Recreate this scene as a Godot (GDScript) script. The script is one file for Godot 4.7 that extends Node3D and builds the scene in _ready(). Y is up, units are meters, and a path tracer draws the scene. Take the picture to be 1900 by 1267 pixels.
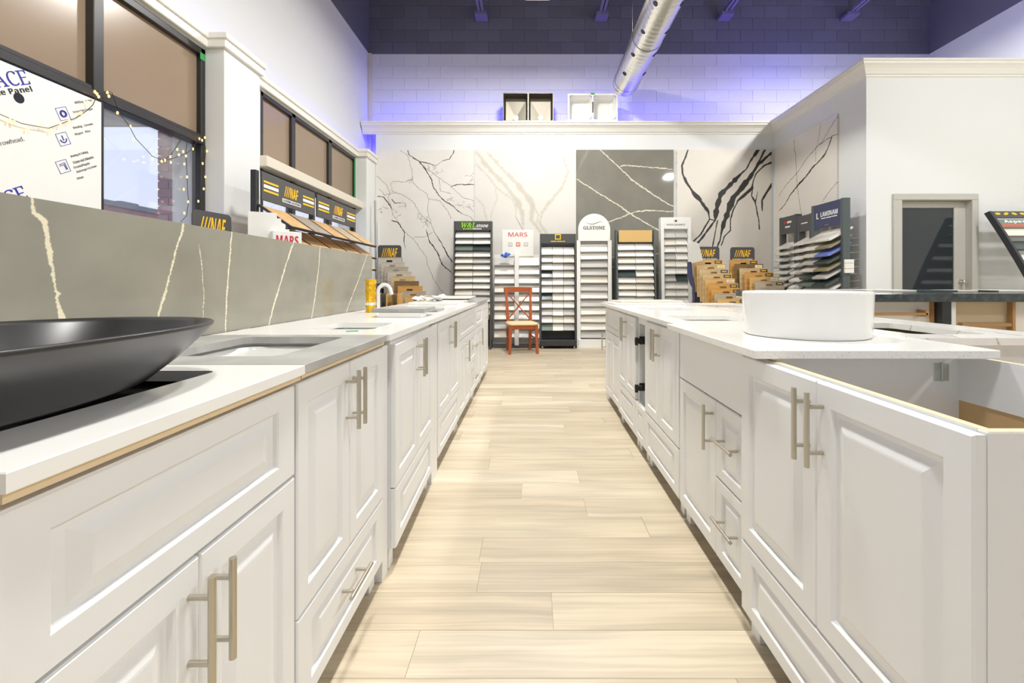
extends Node3D

const F := 880.0
const CX := 987.0
const CY := 525.0
const H := 1.07
const TOP := 0.885

var used := {}
var M := {}
var cache := {}
var rng := RandomNumberGenerator.new()
const ORD := ["first", "second", "third", "fourth", "fifth", "sixth", "seventh", "eighth", "ninth", "tenth", "eleventh", "twelfth", "thirteenth"]


# ------------------------------------------------------------------ mesh building
class MB:
	var v := PackedVector3Array()
	var n := PackedVector3Array()
	var t := PackedVector2Array()
	var xf := Transform3D()

	func tri(a: Vector3, b: Vector3, c: Vector3, na: Vector3, nb: Vector3, nc: Vector3, ua := Vector2.ZERO, ub := Vector2.ZERO, uc := Vector2.ZERO) -> void:
		# winding is fixed from the normals: clockwise seen from the front
		var f := (b - a).cross(c - a)
		if f.dot(na + nb + nc) > 0.0:
			v.append_array([xf * a, xf * c, xf * b])
			n.append_array([xf.basis * na, xf.basis * nc, xf.basis * nb])
			t.append_array([ua, uc, ub])
		else:
			v.append_array([xf * a, xf * b, xf * c])
			n.append_array([xf.basis * na, xf.basis * nb, xf.basis * nc])
			t.append_array([ua, ub, uc])

	func face(p: Array, out: Vector3, uvs: Array = []) -> void:
		var f := Vector3.ZERO
		for i in range(1, p.size() - 1):
			f += (p[i] - p[0]).cross(p[i + 1] - p[0])
		if f.length() < 1e-14:
			return
		f = f.normalized()
		if f.dot(out) < 0.0:
			f = -f
		for i in range(1, p.size() - 1):
			if uvs.is_empty():
				tri(p[0], p[i], p[i + 1], f, f, f)
			else:
				tri(p[0], p[i], p[i + 1], f, f, f, uvs[0], uvs[i], uvs[i + 1])

	func box(c: Vector3, s: Vector3, b := 0.0) -> void:
		var h := s * 0.5
		b = minf(b, minf(h.x, minf(h.y, h.z)) * 0.9)
		var i := h - Vector3(b, b, b)
		for ax in 3:
			var u := (ax + 1) % 3
			var w := (ax + 2) % 3
			for sg in [-1.0, 1.0]:
				var pts := []
				for q in [[-1.0, -1.0], [1.0, -1.0], [1.0, 1.0], [-1.0, 1.0]]:
					var p := Vector3.ZERO
					p[ax] = sg * h[ax]
					p[u] = q[0] * i[u]
					p[w] = q[1] * i[w]
					pts.append(c + p)
				var o := Vector3.ZERO
				o[ax] = sg
				face(pts, o)
			if b > 0.0:
				for su in [-1.0, 1.0]:
					for sw in [-1.0, 1.0]:
						var pts2 := []
						for q in [[-1.0, 0], [1.0, 0], [1.0, 1], [-1.0, 1]]:
							var p := Vector3.ZERO
							p[ax] = q[0] * i[ax]
							p[u] = su * (h[u] if q[1] == 0 else i[u])
							p[w] = sw * (i[w] if q[1] == 0 else h[w])
							pts2.append(c + p)
						var o2 := Vector3.ZERO
						o2[u] = su
						o2[w] = sw
						face(pts2, o2)
		if b > 0.0:
			for sx in [-1.0, 1.0]:
				for sy in [-1.0, 1.0]:
					for sz in [-1.0, 1.0]:
						var s3 := Vector3(sx, sy, sz)
						face([c + s3 * Vector3(h.x, i.y, i.z), c + s3 * Vector3(i.x, h.y, i.z), c + s3 * Vector3(i.x, i.y, h.z)], s3)

	func span(a: Vector3, b: Vector3, bev := 0.0) -> void:
		box((a + b) * 0.5, (b - a).abs(), bev)

	func cyl(p0: Vector3, p1: Vector3, r0: float, r1: float, seg := 12, caps := true) -> void:
		var d := (p1 - p0).normalized()
		var a := d.cross(Vector3.UP if absf(d.y) < 0.9 else Vector3.RIGHT).normalized()
		var b := d.cross(a)
		for k in seg:
			var u0 := TAU * k / seg
			var u1 := TAU * (k + 1) / seg
			var n0 := a * cos(u0) + b * sin(u0)
			var n1 := a * cos(u1) + b * sin(u1)
			tri(p0 + n0 * r0, p0 + n1 * r0, p1 + n1 * r1, n0, n1, n1)
			tri(p0 + n0 * r0, p1 + n1 * r1, p1 + n0 * r1, n0, n1, n0)
			if caps:
				tri(p0, p0 + n0 * r0, p0 + n1 * r0, -d, -d, -d)
				tri(p1, p1 + n0 * r1, p1 + n1 * r1, d, d, d)

	func tube(p: Array, r, seg := 8, caps := true) -> void:
		var rings := []
		var prev := Vector3.ZERO
		for i in p.size():
			var d: Vector3 = (p[mini(i + 1, p.size() - 1)] - p[maxi(i - 1, 0)]).normalized()
			var a := prev
			if i == 0:
				a = d.cross(Vector3.UP if absf(d.y) < 0.9 else Vector3.RIGHT)
			a = (a - d * a.dot(d)).normalized()
			prev = a
			var b := d.cross(a)
			var ring := []
			var rr: float = r[i] if r is Array else r
			for k in seg:
				var u := TAU * k / seg
				var nn := a * cos(u) + b * sin(u)
				ring.append([p[i] + nn * rr, nn])
			rings.append(ring)
		for i in p.size() - 1:
			for k in seg:
				var A = rings[i][k]
				var B = rings[i][(k + 1) % seg]
				var C = rings[i + 1][(k + 1) % seg]
				var D = rings[i + 1][k]
				tri(A[0], B[0], C[0], A[1], B[1], C[1])
				tri(A[0], C[0], D[0], A[1], C[1], D[1])
		if caps:
			for e in [0, p.size() - 1]:
				var d2: Vector3 = (p[0] - p[1]).normalized() if e == 0 else (p[e] - p[e - 1]).normalized()
				for k in seg:
					tri(p[e], rings[e][k][0], rings[e][(k + 1) % seg][0], d2, d2, d2)

	# rings: arrays of points of one size, lofted; smooth if asked
	func loft(rings: Array, closed := true, smooth := true, flip := 1.0) -> void:
		var m: int = rings[0].size()
		var norms := []
		for i in rings.size():
			var row := []
			for k in m:
				var kn: int = (k + 1) % m if closed else mini(k + 1, m - 1)
				var kp: int = (k - 1 + m) % m if closed else maxi(k - 1, 0)
				var du: Vector3 = rings[i][kn] - rings[i][kp]
				var dv: Vector3 = rings[mini(i + 1, rings.size() - 1)][k] - rings[maxi(i - 1, 0)][k]
				row.append(du.cross(dv).normalized() * flip)
			norms.append(row)
		for i in rings.size() - 1:
			for k in (m if closed else m - 1):
				var k1 := (k + 1) % m
				var a: Vector3 = rings[i][k]
				var b: Vector3 = rings[i][k1]
				var c: Vector3 = rings[i + 1][k1]
				var d: Vector3 = rings[i + 1][k]
				if smooth:
					tri(a, b, c, norms[i][k], norms[i][k1], norms[i + 1][k1])
					tri(a, c, d, norms[i][k], norms[i + 1][k1], norms[i + 1][k])
				else:
					var o: Vector3 = norms[i][k]
					face([a, b, c, d], o)

	# flat polygon in xy, thickness z0..z1
	func extrude(poly: PackedVector2Array, z0: float, z1: float) -> void:
		var idx := Geometry2D.triangulate_polygon(poly)
		for i in range(0, idx.size(), 3):
			for e in [[z0, -1.0], [z1, 1.0]]:
				var o := Vector3(0, 0, e[1])
				var q := []
				for j in 3:
					var p: Vector2 = poly[idx[i + j]]
					q.append(Vector3(p.x, p.y, e[0]))
				tri(q[0], q[1], q[2], o, o, o)
		var ccw := not Geometry2D.is_polygon_clockwise(poly)
		for i in poly.size():
			var a := poly[i]
			var b := poly[(i + 1) % poly.size()]
			var e := b - a
			var o2 := Vector3(e.y, -e.x, 0) if not ccw else Vector3(e.y, -e.x, 0)
			if not ccw:
				o2 = -o2
			face([Vector3(a.x, a.y, z0), Vector3(b.x, b.y, z0), Vector3(b.x, b.y, z1), Vector3(a.x, a.y, z1)], o2)

	# rectangle x0..x1, y0..y1, thickness z0..z1 with a rounded rectangular hole (hx0,hy0,hx1,hy1)
	func holed(x0: float, y0: float, x1: float, y1: float, z0: float, z1: float, hx0: float, hy0: float, hx1: float, hy1: float, r: float, bev := 0.0) -> void:
		var hole := []
		var steps := 4
		var cs := [[hx1 - r, hy1 - r, 0.0], [hx0 + r, hy1 - r, 90.0], [hx0 + r, hy0 + r, 180.0], [hx1 - r, hy0 + r, 270.0]]
		var outer := [Vector2(x1 - bev, y1 - bev), Vector2(x0 + bev, y1 - bev), Vector2(x0 + bev, y0 + bev), Vector2(x1 - bev, y0 + bev)]
		for c in cs:
			var arc := []
			for k in steps + 1:
				var a := deg_to_rad(c[2] + 90.0 * k / steps)
				arc.append(Vector2(c[0] + r * cos(a), c[1] + r * sin(a)))
			hole.append(arc)
		for e in [[z0, -1.0], [z1, 1.0]]:
			var o := Vector3(0, 0, e[1])
			for q in 4:
				var arc: Array = hole[q]
				var oc: Vector2 = outer[q]
				for k in steps:
					face([Vector3(oc.x, oc.y, e[0]), Vector3(arc[k].x, arc[k].y, e[0]), Vector3(arc[k + 1].x, arc[k + 1].y, e[0])], o)
				var oc2: Vector2 = outer[(q + 1) % 4]
				var a2: Vector2 = arc[steps]
				var b2: Vector2 = hole[(q + 1) % 4][0]
				face([Vector3(oc.x, oc.y, e[0]), Vector3(a2.x, a2.y, e[0]), Vector3(b2.x, b2.y, e[0]), Vector3(oc2.x, oc2.y, e[0])], o)
		var ring := []
		for arc in hole:
			for p in arc:
				ring.append(p)
		var mid := Vector2((hx0 + hx1) * 0.5, (hy0 + hy1) * 0.5)
		for k in ring.size():
			var a3: Vector2 = ring[k]
			var b3: Vector2 = ring[(k + 1) % ring.size()]
			var o3 := mid - (a3 + b3) * 0.5
			face([Vector3(a3.x, a3.y, z0), Vector3(b3.x, b3.y, z0), Vector3(b3.x, b3.y, z1), Vector3(a3.x, a3.y, z1)], Vector3(o3.x, o3.y, 0))
		for q in 4:
			var a4: Vector2 = outer[q]
			var b4: Vector2 = outer[(q + 1) % 4]
			var o4: Vector3 = [Vector3(0, 1, 0), Vector3(-1, 0, 0), Vector3(0, -1, 0), Vector3(1, 0, 0)][q]
			var oo: Vector3 = o4 * bev
			var lo := [Vector3(a4.x, a4.y, z0), Vector3(b4.x, b4.y, z0)]
			var hi := [Vector3(a4.x, a4.y, z1), Vector3(b4.x, b4.y, z1)]
			if bev <= 0.0:
				face([lo[0], lo[1], hi[1], hi[0]], o4)
			else:
				var sgn = [[1.0, 1.0, -1.0, 1.0], [-1.0, 1.0, -1.0, -1.0], [-1.0, -1.0, 1.0, -1.0], [1.0, -1.0, 1.0, 1.0]][q]
				var ea := Vector3(sgn[0], sgn[1], 0) * bev
				var eb := Vector3(sgn[2], sgn[3], 0) * bev
				var zb := Vector3(0, 0, bev)
				face([lo[0] + ea + zb, lo[1] + eb + zb, hi[1] + eb - zb, hi[0] + ea - zb], o4)
				face([lo[0], lo[1], lo[1] + eb + zb, lo[0] + ea + zb], o4 - Vector3(0, 0, 1))
				face([hi[0], hi[1], hi[1] + eb - zb, hi[0] + ea - zb], o4 + Vector3(0, 0, 1))

	# nested rectangles (inset, z) making a raised cabinet front; centre x, y and size
	func panel(cx: float, cy: float, w: float, h: float, rings: Array, back: float) -> void:
		# rings: inset in x, z, inset in y (same as x if left out)
		var rs := []
		for r in rings:
			var i: float = r[0]
			var j: float = r[2] if r.size() > 2 else i
			rs.append([Vector3(cx - w / 2 + i, cy - h / 2 + j, r[1]), Vector3(cx + w / 2 - i, cy - h / 2 + j, r[1]), Vector3(cx + w / 2 - i, cy + h / 2 - j, r[1]), Vector3(cx - w / 2 + i, cy + h / 2 - j, r[1])])
		var sides := [Vector3(0, -1, 0), Vector3(1, 0, 0), Vector3(0, 1, 0), Vector3(-1, 0, 0)]
		for k in rs.size() - 1:
			for q in 4:
				var q1 := (q + 1) % 4
				var dz: float = rings[k + 1][1] - rings[k][1]
				var o: Vector3 = sides[q] * signf(dz) + Vector3(0, 0, 0.3) if absf(dz) > 1e-6 else Vector3(0, 0, 1)
				if rings[k + 1][0] - rings[k][0] < 1e-6:
					o = sides[q]
				face([rs[k][q], rs[k][q1], rs[k + 1][q1], rs[k + 1][q]], o)
		face(rs[-1], Vector3(0, 0, 1))
		var bk := []
		for p in rs[0]:
			bk.append(Vector3(p.x, p.y, back))
		face(bk, Vector3(0, 0, -1))
		for q in 4:
			var q1 := (q + 1) % 4
			face([bk[q], bk[q1], rs[0][q1], rs[0][q]], sides[q])

	func mesh() -> ArrayMesh:
		var a := []
		a.resize(Mesh.ARRAY_MAX)
		a[Mesh.ARRAY_VERTEX] = v
		a[Mesh.ARRAY_NORMAL] = n
		a[Mesh.ARRAY_TEX_UV] = t
		var m := ArrayMesh.new()
		m.add_surface_from_arrays(Mesh.PRIMITIVE_TRIANGLES, a)
		return m


# ------------------------------------------------------------------ naming and placing
func P(px: float, py: float, d: float) -> Vector3:
	return Vector3((px - CX) * d / F, H - (py - CY) * d / F, -d)


func wallpt(px: float, py: float, x: float) -> Vector3:
	var d := F * x / (px - CX)
	return Vector3(x, H - (py - CY) * d / F, -d)


func numbered(called: String) -> String:
	var k: int = used.get(called, 0)
	used[called] = k + 1
	return called if k == 0 else "%s_%03d" % [called, k]


func tag(o: Node3D, label: String, category := "", group := "", kind := "") -> void:
	o.set_meta("label", label)
	if category:
		o.set_meta("category", category)
	if group:
		o.set_meta("group", group)
	if kind:
		o.set_meta("kind", kind)


func thing(called: String, label: String, category: String, at := Vector3.ZERO, turn := 0.0, group := "") -> Node3D:
	var o := Node3D.new()
	o.name = numbered(called)
	add_child(o)
	o.position = at
	o.rotation.y = turn
	tag(o, label, category, group)
	return o


func part(mb, called: String, m: Material, parent: Node3D, label := "") -> MeshInstance3D:
	var o := MeshInstance3D.new()
	o.mesh = mb.mesh() if mb is MB else mb
	o.material_override = m
	o.name = called
	parent.add_child(o, true)
	if label:
		o.set_meta("label", label)
	return o


func solo(mb, called: String, m: Material, label: String, category: String, at := Vector3.ZERO, turn := 0.0, group := "") -> MeshInstance3D:
	var o := MeshInstance3D.new()
	o.mesh = mb.mesh() if mb is MB else mb
	o.material_override = m
	o.name = numbered(called)
	add_child(o)
	o.position = at
	o.rotation.y = turn
	tag(o, label, category, group)
	return o


func struct(mb, called: String, m: Material, label := "") -> MeshInstance3D:
	var o := MeshInstance3D.new()
	o.mesh = mb.mesh() if mb is MB else mb
	o.material_override = m
	o.name = called
	add_child(o)
	o.set_meta("kind", "structure")
	if label:
		o.set_meta("label", label)
	return o


func struct_node(called: String, label := "") -> Node3D:
	var o := Node3D.new()
	o.name = called
	add_child(o)
	o.set_meta("kind", "structure")
	if label:
		o.set_meta("label", label)
	return o


func mk(c: Color, rough := 0.5, metal := 0.0, spec := 0.5) -> StandardMaterial3D:
	var m := StandardMaterial3D.new()
	m.albedo_color = c
	m.roughness = rough
	m.metallic = metal
	m.metallic_specular = spec
	return m


func c8(r: int, g: int, b: int) -> Color:
	return Color(r / 255.0, g / 255.0, b / 255.0)


func boxmesh(s: Vector3, b: float) -> ArrayMesh:
	var key := "%s|%s" % [s, b]
	if not cache.has(key):
		var mb := MB.new()
		mb.box(Vector3.ZERO, s, b)
		cache[key] = mb.mesh()
	return cache[key]


# lettering as a thin solid, fitted into a box w x h (h 0 keeps proportions), centred on the origin, facing +z; slant leans it
func text_mesh(s: String, w: float, h: float, font := "Droid Sans", bold := false, slant := 0.0, thick := 0.0015) -> ArrayMesh:
	var f := SystemFont.new()
	f.font_names = PackedStringArray([font])
	f.font_weight = 700 if bold else 400
	var tm := TextMesh.new()
	tm.text = s
	tm.font = f
	tm.font_size = 48
	tm.pixel_size = 0.01
	tm.depth = 0.01
	tm.curve_step = 2.0
	var arr := tm.surface_get_arrays(0)
	var vs: PackedVector3Array = arr[Mesh.ARRAY_VERTEX]
	var lo := Vector3.INF
	var hi := -Vector3.INF
	for q in vs:
		lo = lo.min(q)
		hi = hi.max(q)
	var sx := w / (hi.x - lo.x)
	var sy := sx if h <= 0.0 else h / (hi.y - lo.y)
	var mid := (lo + hi) * 0.5
	for i in vs.size():
		var q := vs[i] - mid
		q.x = q.x * sx
		q.y = q.y * sy
		q.x += q.y * slant
		q.z = q.z / (hi.z - lo.z) * thick
		vs[i] = q
	arr[Mesh.ARRAY_VERTEX] = vs
	arr[Mesh.ARRAY_TANGENT] = null
	var am := ArrayMesh.new()
	am.add_surface_from_arrays(Mesh.PRIMITIVE_TRIANGLES, arr)
	return am


# print too small to read in the place: a row of thin strips
func fine_print(parent: Node3D, at: Vector3, segs: Array, h: float) -> void:
	var total := 0.012 * (segs.size() - 1)
	for q in segs:
		total += q[0]
	var x := -total / 2
	for q in segs:
		var mb := MB.new()
		mb.box(Vector3.ZERO, Vector3(q[0], h, 0.0012))
		var o := part(mb, "print_line", q[1], parent)
		o.position = at + Vector3(x + q[0] / 2, 0, 0)
		x += q[0] + 0.012


func letter(parent: Node3D, s: String, w: float, h: float, at: Vector3, m: Material, font := "Droid Sans", bold := false, slant := 0.0, turn := Vector3.ZERO) -> void:
	var o := part(text_mesh(s, w, h, font, bold, slant), "lettering", m, parent)
	o.position = at
	o.rotation = turn


# ------------------------------------------------------------------ textures of stone and wood
func stroke(im: Image, pts: Array, col: Color, soft := 1.0, rough := 0.0, seed_ := 1) -> void:
	# pts: [x, y, width] in pixels; a vein with a ragged outline
	var nz := FastNoiseLite.new()
	nz.seed = seed_
	nz.frequency = 0.05
	var W := im.get_width()
	var Hh := im.get_height()
	for i in pts.size() - 1:
		var a := Vector2(pts[i][0], pts[i][1])
		var b := Vector2(pts[i + 1][0], pts[i + 1][1])
		var ra: float = pts[i][2] * 0.5
		var rb: float = pts[i + 1][2] * 0.5
		var R := maxf(ra, rb) + 2.0 + rough
		var ab := b - a
		var L2 := maxf(ab.length_squared(), 1e-6)
		for y in range(maxi(0, int(minf(a.y, b.y) - R)), mini(Hh, int(maxf(a.y, b.y) + R) + 1)):
			for x in range(maxi(0, int(minf(a.x, b.x) - R)), mini(W, int(maxf(a.x, b.x) + R) + 1)):
				var p := Vector2(x, y)
				var u := clampf((p - a).dot(ab) / L2, 0.0, 1.0)
				var r := lerpf(ra, rb, u)
				if rough > 0.0:
					r += nz.get_noise_2d(x * 3.0, y * 3.0) * rough
				var k := clampf((r - (p - a - ab * u).length()) / soft + 0.5, 0.0, 1.0)
				if k > 0.0:
					im.set_pixel(x, y, im.get_pixel(x, y).lerp(col, k * col.a))


func wiggle(pts: Array, amp: float, step: float, seed_: int) -> Array:
	var r := RandomNumberGenerator.new()
	r.seed = seed_
	var out := []
	for i in pts.size() - 1:
		var a := Vector3(pts[i][0], pts[i][1], pts[i][2])
		var b := Vector3(pts[i + 1][0], pts[i + 1][1], pts[i + 1][2])
		var cnt := maxi(1, int(Vector2(b.x - a.x, b.y - a.y).length() / step))
		for k in cnt:
			var q := a.lerp(b, float(k) / cnt)
			if k > 0:
				q += Vector3(r.randf_range(-amp, amp), r.randf_range(-amp, amp), 0)
				q.z *= r.randf_range(0.6, 1.4)
			out.append([q.x, q.y, q.z])
	out.append(pts[-1])
	return out


func stone(w: int, h: int, base: Color, mottle: float, freq: float, seed_: int) -> Image:
	var im := Image.create(w, h, false, Image.FORMAT_RGB8)
	var nz := FastNoiseLite.new()
	nz.seed = seed_
	nz.frequency = freq
	nz.fractal_octaves = 4
	for y in h:
		for x in w:
			var k := 1.0 + nz.get_noise_2d(x, y) * mottle
			im.set_pixel(x, y, Color(base.r * k, base.g * k, base.b * k))
	return im


func textured(im: Image, rough := 0.2, spec := 0.5) -> StandardMaterial3D:
	var m := mk(Color.WHITE, rough, 0.0, spec)
	m.albedo_texture = ImageTexture.create_from_image(im)
	return m


# a box whose front (+z) wears the whole texture
func slab_box(w: float, h: float, d: float) -> ArrayMesh:
	var mb := MB.new()
	var a := Vector3(-w / 2, 0, 0)
	var b := Vector3(w / 2, h, 0)
	var P4 := [Vector3(a.x, a.y, 0), Vector3(b.x, a.y, 0), Vector3(b.x, b.y, 0), Vector3(a.x, b.y, 0)]
	var U4 := [Vector2(0, 1), Vector2(1, 1), Vector2(1, 0), Vector2(0, 0)]
	mb.face(P4, Vector3(0, 0, 1), U4)
	var B4 := []
	for q in P4:
		B4.append(q - Vector3(0, 0, d))
	mb.face(B4, Vector3(0, 0, -1), U4)
	var o := [Vector3(0, -1, 0), Vector3(1, 0, 0), Vector3(0, 1, 0), Vector3(-1, 0, 0)]
	for k in 4:
		var k1 := (k + 1) % 4
		mb.face([P4[k], P4[k1], B4[k1], B4[k]], o[k], [U4[k], U4[k1], U4[k1], U4[k]])
	return mb.mesh()


func _ready() -> void:
	rng.seed = 7
	setup_camera()
	setup_light()
	materials()
	room()
	outside()
	cabinets()
	counters()
	basins()
	wall_slabs()
	back_stands()
	side_stands()
	board_stands()
	left_things()
	right_things()
	chair()
	ceiling_things()
	string_lights()


# ------------------------------------------------------------------ camera, sky, lamps
func setup_camera() -> void:
	var cam := Camera3D.new()
	cam.name = "camera"
	add_child(cam)
	cam.position = Vector3(0, H, 0)
	cam.near = 0.05
	cam.far = 200.0
	cam.projection = Camera3D.PROJECTION_FRUSTUM
	cam.keep_aspect = Camera3D.KEEP_HEIGHT
	cam.size = 0.05 * 1267.0 / F
	cam.frustum_offset = Vector2((950.0 - CX) / F, -(633.5 - CY) / F) * 0.05
	cam.current = true


func setup_light() -> void:
	var we := WorldEnvironment.new()
	we.name = "world"
	var e := Environment.new()
	var sm := ProceduralSkyMaterial.new()
	sm.sky_top_color = c8(190, 205, 240)
	sm.sky_horizon_color = c8(222, 228, 248)
	sm.ground_horizon_color = c8(200, 200, 210)
	sm.ground_bottom_color = c8(140, 138, 140)
	sm.sky_energy_multiplier = 1.08
	sm.ground_energy_multiplier = 0.6
	sm.sun_angle_max = 1.0
	var sky := Sky.new()
	sky.sky_material = sm
	e.sky = sky
	e.background_mode = Environment.BG_SKY
	e.tonemap_mode = Environment.TONE_MAPPER_LINEAR
	e.tonemap_exposure = 1.05
	e.sdfgi_enabled = true
	e.ssao_enabled = true
	e.ssil_enabled = true
	we.environment = e
	add_child(we)


const LAMPS := [[0.08, 6.3], [0.0, 3.1], [-0.03, -0.05], [5.1, 6.15], [5.1, 3.0], [5.1, -1.0]]
const LAMP_ENERGY := 12.3
const LAMP_COLOR := Color(1.0, 0.992, 0.975)
const LED_COLOR := Color(0.24, 0.20, 1.0)


func high_bay(x: float, d: float, where: String) -> void:
	var t := thing("high_bay_light", where, "light", Vector3(x, 5.0, -d), 0.0, "high bay ceiling lights")
	var mb := MB.new()
	mb.box(Vector3(0, 0.05, 0), Vector3(0.36, 0.06, 0.62), 0.008)
	mb.box(Vector3(0, 0.1, 0), Vector3(0.16, 0.05, 0.4), 0.006)
	part(mb, "housing", M.white_metal, t)
	mb = MB.new()
	mb.box(Vector3(0, 0.012, 0), Vector3(0.33, 0.014, 0.59))
	part(mb, "diffuser", M.lamp_glow, t)
	for s in [-1, 1]:
		mb = MB.new()
		mb.cyl(Vector3(0, 0.12, 0.17 * s), Vector3(0, 1.58, 0.17 * s), 0.004, 0.004, 6)
		part(mb, "hanging_rod", M.steel_dull, t)
	var l := AreaLight3D.new()
	l.name = "light"
	l.area_size = Vector2(0.33, 0.59)
	l.area_normalize_energy = true
	l.light_energy = LAMP_ENERGY
	l.light_color = LAMP_COLOR
	l.shadow_enabled = true
	l.area_range = 40.0
	t.add_child(l)
	l.position = Vector3(0, -0.002, 0)
	l.rotation.x = -PI / 2


func led(a: Vector3, b: Vector3, label: String, aim: Vector3, energy: float) -> void:
	# a strip lying from a to b, shining towards aim
	var t := thing("led_strip", label, "led strip", (a + b) * 0.5, 0.0, "violet led strips")
	var d := b - a
	var mb := MB.new()
	mb.box(Vector3.ZERO, Vector3(maxf(absf(d.x), 0.012), 0.006, maxf(absf(d.z), 0.012)))
	part(mb, "strip", M.led_glow, t)
	var l := AreaLight3D.new()
	l.name = "light"
	l.area_size = Vector2(d.length(), 0.02)
	l.area_normalize_energy = true
	l.light_energy = energy
	l.light_color = LED_COLOR
	l.shadow_enabled = true
	l.area_range = 20.0
	t.add_child(l)
	l.position = aim.normalized() * 0.012
	var zz := -aim.normalized()
	var xx := d.normalized()
	l.basis = Basis(xx, zz.cross(xx), zz)


func ceiling_things() -> void:
	var names := ["high bay light above the far end of the aisle", "high bay light above the middle of the aisle", "high bay light above the camera, over the aisle", "high bay light above the corner office", "high bay light above the granite desk, in front of the door", "high bay light over the right side, level with the near cabinets"]
	for i in LAMPS.size():
		high_bay(LAMPS[i][0], LAMPS[i][1], names[i])
	led(Vector3(-2.7, 3.872, -8.42), Vector3(4.2, 3.872, -8.42), "violet led strip on the ledge along the block wall", Vector3(0, 0.8, -0.6), 2.6)
	led(Vector3(4.42, 3.872, -6.2), Vector3(4.42, 3.872, -8.3), "violet led strip on top of the right partition", Vector3(-0.1, 1, -0.5), 2.4)
	led(Vector3(-2.945, 3.285, -4.0), Vector3(-2.945, 3.285, -8.2), "violet led strip on the ledge above the windows", Vector3(-0.25, 1, 0), 0.32)
	led(Vector3(-2.85, 3.30, -8.48), Vector3(-2.85, 3.30, -8.62), "short violet led strip in the back left corner gap", Vector3(0, 1, 0), 0.35)
	led(Vector3(4.6, 3.872, -6.12), Vector3(7.1, 3.872, -6.12), "violet led strip on top of the door wall", Vector3(0.0, 1, -0.2), 1.2)
	# spiral duct
	var t := thing("spiral_duct", "silver spiral ventilation duct hanging below the dark ceiling", "duct", Vector3(1.6, 4.48, -8.15))
	var mb := MB.new()
	var ring := []
	var L := 11.0
	var segs := 36
	var cuts := 0
	var z := 0.0
	var prof := []
	while z < L:
		prof.append([z, 0.208])
		prof.append([z + 0.02, 0.2135])
		prof.append([z + 0.04, 0.208])
		z += 0.1
	for q in prof:
		var row := []
		for k in segs:
			var a := TAU * k / segs
			row.append(Vector3(cos(a) * q[1], sin(a) * q[1], q[0]))
		ring.append(row)
	mb.loft(ring)
	for k in segs:
		var a0 := TAU * k / segs
		var a1 := TAU * (k + 1) / segs
		mb.face([Vector3(0, 0, 0.002), Vector3(cos(a0), sin(a0), 0.01) * Vector3(0.208, 0.208, 0.2), Vector3(cos(a1), sin(a1), 0.01) * Vector3(0.208, 0.208, 0.2)], Vector3(0, 0, -1))
	part(mb, "pipe", M.galvanised, t)
	for zz in [0.16, 1.55, 2.95, 4.4]:
		mb = MB.new()
		var rr := []
		for q in [[zz - 0.05, 0.216], [zz - 0.04, 0.219], [zz, 0.2195], [zz + 0.04, 0.219], [zz + 0.05, 0.216]]:
			var row := []
			for k in segs:
				var a := TAU * k / segs
				row.append(Vector3(cos(a) * q[1], sin(a) * q[1], q[0]))
			rr.append(row)
		mb.loft(rr)
		part(mb, "coupling_band", M.galvanised, t)
	for s in [-1, 1]:
		for k in 9:
			var a := deg_to_rad(-90 + s * 48)
			var dir := Vector3(cos(a), sin(a), 0)
			mb = MB.new()
			mb.cyl(dir * 0.2, dir * 0.217, 0.036, 0.034, 14)
			var o := part(mb, "air_outlet", M.black_hole, t)
			o.position = Vector3(0, 0, 0.12 + k * 0.62)
	for zz in [1.55, 4.4]:
		mb = MB.new()
		mb.cyl(Vector3(-0.2, 0.0, zz), Vector3(-0.2, 2.1, zz), 0.003, 0.003, 6)
		part(mb, "hanging_wire", M.steel_dull, t)
	# steel joists running to the camera
	for i in 4:
		var x: float = [-0.905, 1.25, 3.47, 5.7][i]
		var j := thing("roof_joist", ["roof joist bearing on the dark wall left of the duct", "roof joist just left of the duct end", "roof joist bearing on the wall right of the duct", "roof joist over the door wall, farthest right"][i], "joist", Vector3(x, 5.82, -8.62), 0.0, "dark steel roof joists")
		mb = MB.new()
		mb.box(Vector3(0, 0.03, 0.12), Vector3(0.22, 0.06, 0.24), 0.004)
		part(mb, "bearing_seat", M.joist, j)
		mb = MB.new()
		mb.span(Vector3(-0.055, 0.06, 0), Vector3(-0.012, 0.11, 12.0))
		mb.span(Vector3(0.012, 0.06, 0), Vector3(0.055, 0.11, 12.0))
		part(mb, "bottom_chord", M.joist, j)
		mb = MB.new()
		mb.span(Vector3(-0.055, 0.6, 0), Vector3(0.055, 0.66, 12.0))
		part(mb, "top_chord", M.joist, j)
		mb = MB.new()
		for k in 12:
			mb.cyl(Vector3(0, 0.1, 0.3 + k), Vector3(0, 0.62, 0.8 + k), 0.012, 0.012, 6)
			mb.cyl(Vector3(0, 0.62, 0.8 + k), Vector3(0, 0.1, 1.3 + k), 0.012, 0.012, 6)
		part(mb, "web", M.joist, j)


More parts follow.
